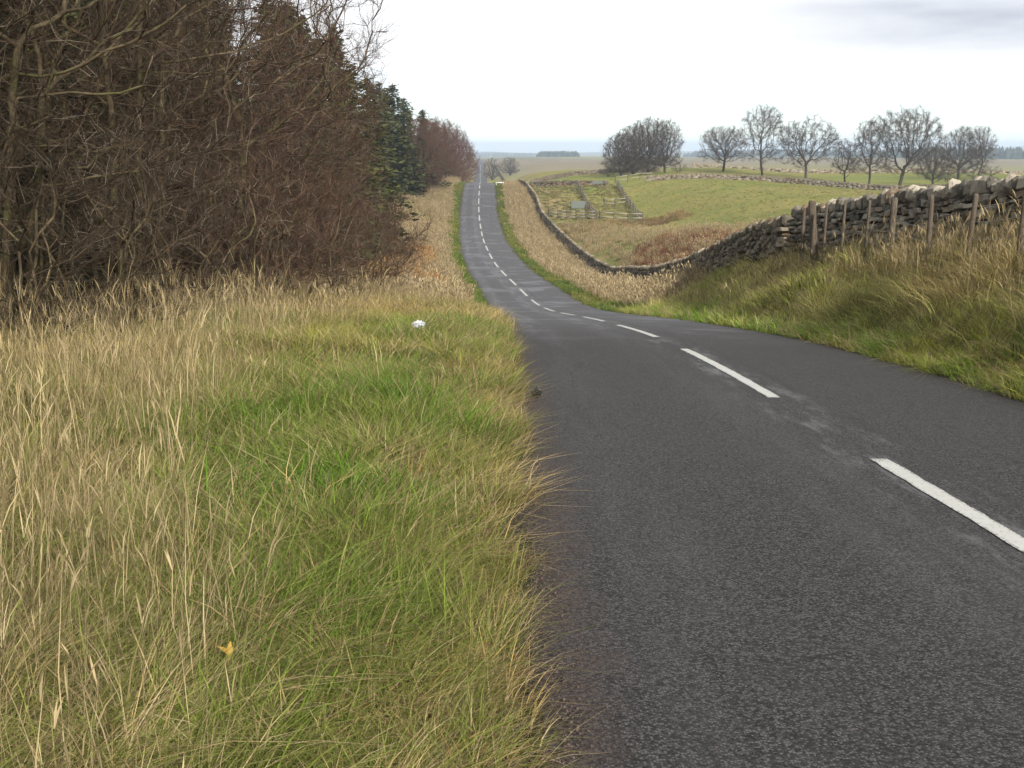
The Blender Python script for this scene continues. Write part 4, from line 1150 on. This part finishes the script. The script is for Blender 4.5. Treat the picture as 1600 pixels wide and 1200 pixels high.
# --- the depth of the wood: one dark mass of conifers behind the first row
lib('wood', [c_[1] for c_ in CON])
yw = np.concatenate([np.arange(14, 66, 3.3), np.arange(15, 74, 3.3), np.arange(16, 78, 3.3)])
ow = np.concatenate([np.full(len(np.arange(14, 66, 3.3)), -19.6), np.full(len(np.arange(15, 74, 3.3)), -23.5), np.full(len(np.arange(16, 78, 3.3)), -28.0)]) - rng.random(len(yw)) * 1.5
scatter('conifer_wood', 'wood', road_x(yw) + ow, yw, rng.uniform(1.2, 1.55, len(yw)), np.ones((len(yw), 3)), 'dark depth of the conifer wood behind the thicket', 'wood', .02, zs=.76)
# --- left verge, near
x, y, o = pick(-6.5, -3.15, 1.3, 5.5, 95, lambda x, y, o: infrust(x, y) * (1 - .7 * dryness(x, y)))
tn = mixt(tints(x, y, GREEN, (.15, .20, .045)), YEL, dryness(x, y) * .5)
field('lush_grass', x, y, rng.uniform(.7, 1.15, len(x)) * (.7 + .65 * fbm(x * 1.1, y * 1.1, 2)), tn, 68, .32, .15, .0045, .3, .8, 'lush green grass at the bottom of the near left verge', .10)
x, y, o = pick(-9.0, -3.15, 5.5, 12, 48, lambda x, y, o: infrust(x, y) * (1 - .75 * dryness(x, y)))
tn = mixt(tints(x, y, GREEN, (.15, .20, .045)), YEL, dryness(x, y) * .6)
field('lush_grass', x, y, rng.uniform(.7, 1.15, len(x)) * (.7 + .65 * fbm(x * 1.1, y * 1.1, 2)), tn, 60, .34, .18, .0065, .3, .75, 'green grass in the middle of the left verge', .14, seg=2)
edgep = lambda x, y, o: infrust(x, y) * sstep(-4.3, -3.3, o + (fbm(x * .9, y * .9, 2) - .5) * 1.2) * np.where(o > -3.2, .35 + .65 * (fbm(x * 1.5, y * 1.5, 2) > .5), 1)
x, y, o = pick(-4.6, -3.04, 1.3, 5.5, 120, edgep)
field('dry_edge_grass', x, y, rng.uniform(.6, 1.05, len(x)), tints(x, y, (.26, .22, .075), (.36, .27, .12), 1.1), 60, .23, .15, .004, .3, .8, 'short straw coloured grass fringing the near tarmac at left', .55, bend=(-.05, -.1))
x, y, o = pick(-4.8, -3.02, 5.5, 22, 60, edgep)
field('dry_edge_grass', x, y, rng.uniform(.6, 1.1, len(x)), tints(x, y, (.26, .22, .075), (.38, .29, .13), .8), 42, .28, .18, .007, .42, .8, 'straw coloured grass fringing the tarmac farther along', .55, seg=2, bend=(-.05, 0))
x, y, o = pick(-7, -3.4, 2.2, 6, 55, lambda x, y, o: infrust(x, y) * sstep(.3, .85, dryness(x, y)) * sstep(-.17, -.36, x / y))
field('tall_dry_grass', x, y, rng.uniform(.5, 1.0, len(x)), tints(x, y, (.26, .235, .085), (.42, .335, .19)), 40, .38, .18, .0038, .32, .8, 'tall dry straw coloured grass at the left edge of the picture', .6, 3, .85)
x, y, o = pick(-10.5, -4.0, 6, 18, 30, lambda x, y, o: infrust(x, y) * sstep(.25, .8, dryness(x, y) + .1) * sstep(-1.0, -3.0, x + .11 * y))
shr = 1 - .6 * sstep(9, 14, y) * sstep(-6.5, -8.5, o)
field('tall_dry_grass', x, y, rng.uniform(.45, 1.05, len(x)) * shr, tints(x, y, (.16, .20, .045), (.40, .33, .17)), 28, .36, .2, .0055, .32, .75, 'dry matted grass in front of the thicket', .42, 2, .85, seg=2)
x, y, o = pick(-10.5, -4.0, 5, 18, 7, lambda x, y, o: infrust(x, y) * sstep(.38, .62, fbm(x * .5 + 2, y * .5 + 9, 2)) * sstep(-1.2, -3.0, x + .10 * y))
field('dry_stalks', x, y, rng.uniform(.6, 1.1, len(x)), tints(x, y, (.36, .29, .13), (.46, .37, .2)), 6, .5, .22, .005, .2, .4, 'upright pale dry stalks standing above the grass before the thicket', .8, 9, 1.0, seg=2)
# --- left verge, middle distance
x, y, o = pick(-10.5, -3.1, 11, 24, 26, infr2 := (lambda x, y, o: infrust(x, y) * (y > 11 + rng.random(len(x)) * 2)))
field('verge_grass', x, y, rng.uniform(.6, 1.2, len(x)), mixt(tints(x, y, (.11, .19, .03), (.24, .24, .065), .6), (.38, .31, .14), sstep(.45, .65, fbm(x * .3 + 6, y * .3, 2)) * .7 * sstep(-1.5, -4.5, x + .02 * y)), 36, .34, .24, .010, .27, .6, 'mixed green and dry grass along the left verge', .28, seg=2)
x, y, o = pick(-10.5, -3.05, 24, 47, 11, lambda x, y, o: infrust(x, y))
field('verge_grass', x, y, rng.uniform(.6, 1.2, len(x)), tints(x, y, (.17, .185, .05), (.36, .29, .12), .25), 36, .42, .36, .018, .27, .55, 'mixed grass on the left verge running down the hill', .45, seg=2)
x, y, o = pick(-10, -5.0, 17, 47, 6, lambda x, y, o: infrust(x, y) * sstep(.3, .6, fbm(x * .25, y * .25, 3) + .12 * (-o - 7)))
field('tall_dry_grass', x, y, rng.uniform(.6, 1.0, len(x)), tints(x, y, (.32, .265, .11), (.44, .355, .21), .4), 20, .5, .3, .014, .2, .4, 'tall dry grass stems at the foot of the thicket', .85, 8, .85, seg=2)
# --- right bank, near
def bank_t(x, y, o):
    w_ = sstep(3.3, 4.7, o + (fbm(x * .6, y * .6, 3) - .5) * 2.0)
    return mixt(tints(x, y, (.11, .19, .03), (.22, .23, .055), .9), (0, 0, 0), w_) + tints(x, y, (.26, .25, .08), (.54, .43, .22), .8) * w_[:, None]
x, y, o = pick(2.95, 6.9, 8, 22, 36, lambda x, y, o: infrust(x, y))
field('bank_grass', x, y, rng.uniform(.5, 1.15, len(x)), bank_t(x, y, o) * np.array([1.1, 1.18, 1.1]), 38, .44, .2, .009, .35, .9, 'coarse green and dry grass on the near right bank', .25, seg=2, bend=(-.3, -.15))
x, y, o = pick(2.95, 6.8, 22, 47, 16, lambda x, y, o: infrust(x, y) * np.where((y > 31) & (o > 4.6), .6, 1))
field('bank_grass', x, y, rng.uniform(.55, 1.1, len(x)), bank_t(x, y, o) * np.array([1.2, 1.38, 1.15]), 36, .42, .32, .016, .3, .7, 'coarse grass on the right bank beyond the bend', .3, seg=2, bend=(-.1, 0))
x, y, o = pick(4.2, 6.6, 9, 24, 14, lambda x, y, o: infrust(x, y) * sstep(.35, .6, fbm(x * .35 + 4, y * .35, 3) + .06 * (o - 5)))
field('tall_dry_grass', x, y, rng.uniform(.5, .9, len(x)), tints(x, y, (.30, .24, .105), (.41, .32, .16), .4), 26, .5, .25, .008, .22, .5, 'tall dry grass along the top of the right bank', .8, 7, .85, seg=2)
x, y, o = pick(4.9, 6.6, 10, 31, 22, lambda x, y, o: infrust(x, y) * (x < np.interp(y, [12, 19, 25, 32], [8.9, 8.9, 8.5, 8.2])))
field('tall_dry_grass', x, y, rng.uniform(.6, 1.0, len(x)), tints(x, y, (.30, .25, .10), (.46, .37, .19), .4), 22, .5, .22, .009, .22, .5, 'tall dry grass hiding the foot of the near stone wall', .7, 5, .8, seg=2)
x, y, o = pick(4.2, 7.0, 24, 47, 6, lambda x, y, o: infrust(x, y) * (o < 6.2 - (y > 31) * 1.4) * sstep(.35, .6, fbm(x * .35 + 4, y * .35, 3) + .06 * (o - 5)))
field('tall_dry_grass', x, y, rng.uniform(.5, .85, len(x)), tints(x, y, (.30, .24, .105), (.41, .32, .16), .4), 26, .5, .35, .015, .22, .5, 'tall dry grass below the long stone wall', .8, 7, .85, seg=2)
# --- left verge, far
x, y, o = pick(-5.2, -3.0, 44, 205, 6, lambda x, y, o: sstep(-5.2, -4.1, o + (fbm(x * .5, y * .15, 3) - .5) * 1.6))
scatter('verge_grass', 'fargreen', x, y, rng.uniform(.4, .75, len(x)), tints(x, y, (.10, .165, .03), (.17, .20, .05), .2), 'green grass strip on the left edge of the far road', 'grass', .15)
x, y, o = pick(-12, -4.0, 44, 205, 2.6, lambda x, y, o: sstep(-3.9, -4.9, o + (fbm(x * .5 + 9, y * .15, 3) - .5) * 1.6))
scatter('tall_dry_grass', 'fardry', x, y, rng.uniform(.5, 1.0, len(x)), tints(x, y, (.40, .335, .17), (.55, .46, .29), .12), 'tall dry grass band on the far left verge', 'grass', .15)
x, y, o = pick(-11.0, -5.6, 58, 106, 3.4, lambda x, y, o: sstep(.35, .55, fbm(x * .3, y * .12, 3) + .05 * (-o - 7.0)))
scatter('bracken', 'rush', x, y, rng.uniform(.8, 1.6, len(x)), tints(x, y, (.36, .17, .06), (.46, .26, .10), .2), 'rusty dead bracken below the conifers', 'bracken', .25)
# --- right bank, far
x, y, o = pick(2.85, 5.0, 46, 205, 4.5)
scatter('bank_grass', 'fargreen', x, y, rng.uniform(.4, .8, len(x)), tints(x, y, (.085, .14, .028), (.15, .175, .045), .2), 'green grass strip on the right edge of the far road', 'grass', .15)
x, y, o = pick(4.4, 11.5, 46, 205, 2.8, lambda x, y, o: o < np.interp(y, [46, 85, 105, 140, 172, 205], [7.2, 9.6, 10.5, 9.9, 8.6, 7.6]))
scatter('tall_dry_grass', 'fardry', x, y, rng.uniform(.5, .95, len(x)), tints(x, y, (.42, .35, .18), (.58, .48, .31), .12), 'band of tall dry grass between the far road and its wall', 'grass', .12)
# --- fields
x, y, o = pick(11, 90, 55, 190, .7, lambda x, y, o: (np.abs(x) < y * .5) & (o > np.interp(y, [46, 85, 105, 140, 172, 205], [8.5, 11.6, 12.5, 11.6, 11, 10])))
scatter('pasture_grass', 'far', x, y, rng.uniform(.18, .45, len(x)), tints(x, y, (.16, .20, .045), (.28, .25, .085), .1), 'grazed yellow green grass of the pasture', 'grass', .1)
x, y, o = pick(12, 30, 62, 150, 1.5, lambda x, y, o: (x < 11 + (148 - y) * .25) & (o > np.interp(y, [46, 85, 105, 140], [9, 12, 13, 12])))
scatter('rough_tussocks', 'fardry', x, y, rng.uniform(.35, .8, len(x)), tints(x, y, (.24, .21, .075), (.36, .30, .14), .1), 'rough tan tussocks in the wet hollow behind the wall', 'grass', .15)
x, y, o = pick(12, 30, 82, 112, 6, lambda x, y, o: ((x - 15.8 - (97 - y) * .08) / 4.8) ** 2 + ((y - 95) / 13) ** 2 < .6 + .6 * fbm(x * .3, y * .3, 2))
scatter('rushes', 'rush', x, y, rng.uniform(.5, .9, len(x)), tints(x, y, (.15, .055, .035), (.22, .10, .055), .3), 'patch of reddish brown rushes in the hollow behind the wall', 'rushes', .15)
x, y, o = pick(9, 26, 138, 192, 1.5, lambda x, y, o: (x > np.interp(y, [138, 155, 172, 192], [7.5, 5.5, 5, 3.5])) & (x < 19))
scatter('pen_grass', 'far', x, y, rng.uniform(.4, .8, len(x)), tints(x, y, (.085, .12, .03), (.16, .15, .055), .15), 'long green grass inside the sheep pens', 'grass', .12)
x, y, o = pick(10, 30, 136, 149, 2.5, lambda x, y, o: x < 24)
scatter('rushes', 'rush', x, y, rng.uniform(.4, .9, len(x)), tints(x, y, (.16, .10, .055), (.3, .22, .11), .3), 'brown rushes in front of the sheep pens', 'rushes', .15)

# ------------------------------------------------------------------ loose grit along the tarmac edge
t = NT('grit'); oi = t.n('ShaderNodeObjectInfo')
M_grit = t.done(t.bsdf(t.mix(oi.outputs['Random'], (.02, .016, .015), (.11, .082, .07)), .9, .2))
peb = []
for i in range(4):
    r_ = np.random.default_rng(400 + i); bm = bmesh.new(); bmesh.ops.create_icosphere(bm, subdivisions=1, radius=.5)
    for v in bm.verts: v.co *= r_.uniform(.7, 1.2); v.co.z *= .6
    me = bpy.data.meshes.new('grit'); bm.to_mesh(me); bm.free(); me.materials.append(M_grit); peb.append(me)
lib('grit', peb)
n = 4200
y = 2 + 16 * rng.random(n) ** 1.6; o = -2.93 + rng.normal(size=n) * .07 + (fbm(y * .8, y * 0 + 3, 3) - .5) * .25
x = road_x(y) + o
g = scatter('grit', 'grit', x, y, rng.uniform(.004, .016, n), np.ones((n, 3)), 'dark loose grit at the crumbling left edge of the tarmac', 'grit', 1.0, dz=.03)

# ------------------------------------------------------------------ small things on the verge
def crumple(name, r0, seed, mat, sub=3, flat=.6):
    r_ = np.random.default_rng(seed); bm = bmesh.new(); bmesh.ops.create_icosphere(bm, subdivisions=sub, radius=r0)
    ph = r_.random((6, 3)) * 20 + 12
    for v in bm.verts:
        d = v.co.normalized(); k_ = 1 + .18 * math.sin(d.dot(Vector(ph[0])) * .45) + .14 * math.sin(d.dot(Vector(ph[1])) * .6 + 1) + .08 * r_.normal()
        v.co = d * r0 * k_; v.co.z *= flat
    me = bpy.data.meshes.new(name); bm.to_mesh(me); bm.free(); me.materials.append(mat); return me
t = NT('white_plastic'); M_wp = t.done(t.bsdf((.42, .44, .48), .4, .5))
t = NT('black_plastic'); M_bp = t.done(t.bsdf((.008, .009, .009), .3, .5))
def on_verge(u, y): 
    x = (u - 800) / F_PX * y * 1.01; return x, float(ground_z(x, y))
x, z = on_verge(654, 17.2)
tag(obj('plastic_bag', crumple('plastic_bag', .10, 1, M_wp, 3, .6), None, (x, 17.2, z + .22)), 'crumpled white plastic bag caught in the verge grass', 'litter')
x = float(road_x(11.6)) - 2.84
tag(obj('rubbish_scrap', crumple('rubbish_scrap', .06, 2, M_bp, 3, .8), None, (x + .09, 11.6, float(road_z(11.6)) + .06)), 'small black scrap of rubbish at the left edge of the tarmac', 'litter')
# yellow autumn leaf spray and dead dock stems in the near grass
t = NT('yellow_leaf'); M_yl = t.done(t.bsdf((.27, .17, .025), .6, .3))
t = NT('dead_dock'); M_dock = t.done(t.bsdf((.2, .115, .065), .9, .1))
def leaf(L, w):
    ts = np.linspace(0, 1, 7); V = []
    for t_ in ts:
        ww = w * math.sin(math.pi * min(1, t_ * .93 + .04)) ** .7 * (1 + .25 * math.sin(t_ * 28)); zc = .25 * L * t_ * (1 - t_)
        V += [(-ww, t_ * L, zc + ww * .4), (0, t_ * L, zc), (ww, t_ * L, zc + ww * .4)]
    Fq = [(i * 3 + k_, i * 3 + k_ + 1, i * 3 + k_ + 4, i * 3 + k_ + 3) for i in range(6) for k_ in range(2)]
    return mk('leaf', V, [np.array(Fq)], M_yl)
yv = 3.55; x = (340 - 800) / F_PX * yv * 1.05; z = float(ground_z(x, yv))
e = empty('dying_leaf_plant', (x, yv, z)); tag(e, 'small plant with yellow autumn leaves in the near green grass', 'plant')
lf = leaf(.07, .012)
V, Fq = tube_arr([(0, 0, -.02)], [(0, -.02, .15)], [.003], [.002], 4); obj('stem', mk('stem', V, [Fq], M_dock), e)
for p_, r3 in (((0, -.02, .13), (R(58), R(12), .3)), ((.01, -.03, .15), (R(25), R(10), 1.2))):
    obj('leaf', lf, e, p_, r3)
def dock(u, yv, h, seed, label):
    r_ = np.random.default_rng(seed); x = (u - 800) / F_PX * yv * 1.05; z = float(ground_z(x, yv))
    e = empty('dead_dock', (x, yv, z)); tag(e, label, 'plant', 'dead plants in the verge')
    P0, P1, R0 = [], [], []
    for s in range(5):
        p = np.array([r_.normal() * .03, r_.normal() * .03, 0]); d = np.array([r_.normal() * .5, r_.normal() * .4, 1.0])
        for j in range(5):
            q = p + d / np.linalg.norm(d) * h / 5; P0.append(p); P1.append(q); R0.append(.004 * (1 - j / 7)); d = d + r_.normal(size=3) * .25
            if j > 1:
                for b in range(3):
                    P0.append(q); P1.append(q + r_.normal(size=3) * np.array([.05, .05, .03])); R0.append(.003)
            p = q
    V, Fq = tube_arr(P0, P1, R0, np.array(R0) * .8, 4); obj('stems', mk('stems', V, [Fq], M_dock), e)
def dead_tuft(u, yv, label, seed, h):
    x = (u - 800) / F_PX * yv * 1.05; z = float(ground_z(x, yv))
    e = empty('dead_tuft', (x, yv, z)); tag(e, label, 'plant', 'dead plants in the verge')
    m = tuft('blades', 26, h, .07, .008, .5, 1.1, seed, 1.0); m.materials.clear(); m.materials.append(M_grass_r); obj('blades', m, e)
dead_tuft(352, 3.9, 'small tuft of dead brown arching blades in the near green grass', 801, .36)
dead_tuft(290, 4.6, 'flattened tuft of pale dead blades left of the yellow leaf', 802, .4)
dock(716, 12.2, .36, 2, 'dead brown clump beside the tarmac in the left verge')
dock(1445, 17.0, .75, 4, 'dark dead stalk on the right bank below the wire fence')

# ------------------------------------------------------------------ far woods and hills
t = NT('far_conifer_wood'); geo = t.n('ShaderNodeNewGeometry'); n1 = t.noise(geo.outputs['Position'], .15, 4)
M_far = t.done(t.bsdf(t.mix(n1, (.018, .026, .016), (.04, .05, .028)), 1, 0))
def far_wood(name, u0, u1, y, h, label, depth=60, n=160):
    x0, x1 = (u0 - 800) / F_PX * y, (u1 - 800) / F_PX * y
    r_ = np.random.default_rng(int(u0)); P0, P1, R0, R1 = [], [], [], []
    for i in range(n):
        x = r_.uniform(x0, x1); q = y + r_.random() * depth; z = float(ground_z(x, q)); hh = h * r_.uniform(.75, 1.1)
        edge = min(1, .35 + (min(x - x0, x1 - x) / (.12 * (x1 - x0))))
        hh *= edge; w = max(h * .22, (x1 - x0) / n * 2.2)
        P0.append((x, q, z - 1)); P1.append((x, q, z + hh * .6)); R0.append(w); R1.append(w * .8)
        P0.append((x, q, z + hh * .6)); P1.append((x, q, z + hh)); R0.append(w * .8); R1.append(w * .08)
    V, Fq = tube_arr(P0, P1, R0, R1, 6)
    return tag(obj(name, mk(name, V, [Fq], M_far)), label, 'wood', kind='stuff')
far_wood('plantation', 838, 904, 1700, 10, 'dark blue rectangular conifer plantation on the far moor')
far_wood('woodland', 1060, 1420, 2300, 16, 'hazy band of woodland behind the bare trees', 120, 300)
far_wood('woodland', 1390, 1720, 1300, 15, 'darker woodland band at the far right', 120, 260)
far_wood('woodland', 700, 860, 3600, 14, 'far wood on the left horizon', 160, 200)
def ridge(name, y, u0, u1, prof, label, col, depth=900):
    t = NT(name + '_heath'); geo = t.n('ShaderNodeNewGeometry'); n1 = t.noise(geo.outputs['Position'], .004, 5, .6)
    m = t.done(t.bsdf(t.mix(n1, col, tuple(c_ * 1.6 for c_ in col)), 1, 0))
    us = np.linspace(u0, u1, 140); V = []
    zt = np.array([W(u, np.interp(u, *zip(*prof)), y)[1] for u in us]) + (fbm(us * .03, us * 0, 4) - .5) * 9
    xs = (us - 800) / F_PX * y; rows = np.linspace(-1, 1, 15)
    for f in rows:
        V += [(x_, y + f * depth, -75 + (z_ + 75) * (1 - f * f) ** .8) for x_, z_ in zip(xs, zt)]
    n_ = len(us); ids = np.arange(len(V)).reshape(len(rows), n_)
    Q = np.stack([ids[:-1, :-1], ids[:-1, 1:], ids[1:, 1:], ids[1:, :-1]], -1).reshape(-1, 4)
    return tag(obj(name, mk(name, V, [Q], m, None, True)), label, kind='structure')
ridge('hills', 5600, -600, 2300, [(-600, 232), (700, 236), (880, 240), (960, 237), (1100, 236), (1300, 238), (1450, 234), (1560, 229), (1650, 227), (2300, 230)], 'low blue moorland ridge on the horizon', (.05, .055, .04))
ridge('hills', 3900, 600, 960, [(600, 238), (740, 239), (800, 239), (850, 241), (880, 246), (960, 258)], 'nearer dark moorland rise left of the plantation', (.06, .06, .035), 500)

# ------------------------------------------------------------------ haze
t = NT('haze')
pv = t.n('ShaderNodeVolumePrincipled'); pv.inputs['Color'].default_value = (.70, .84, 1.0, 1); pv.inputs['Density'].default_value = .00027; pv.inputs['Anisotropy'].default_value = .1
t.l(pv.outputs[0], t.out.inputs['Volume'])
bm = bmesh.new(); bmesh.ops.create_cube(bm, size=2)
for v in bm.verts: v.co = Vector((v.co.x * 7500, 3850 + v.co.y * 4200, -130 if v.co.z < 0 else 22))
me = bpy.data.meshes.new('haze'); bm.to_mesh(me); bm.free(); me.materials.append(t.m)
tag(obj('haze', me), 'thin blue haze over the distant moor', kind='stuff')
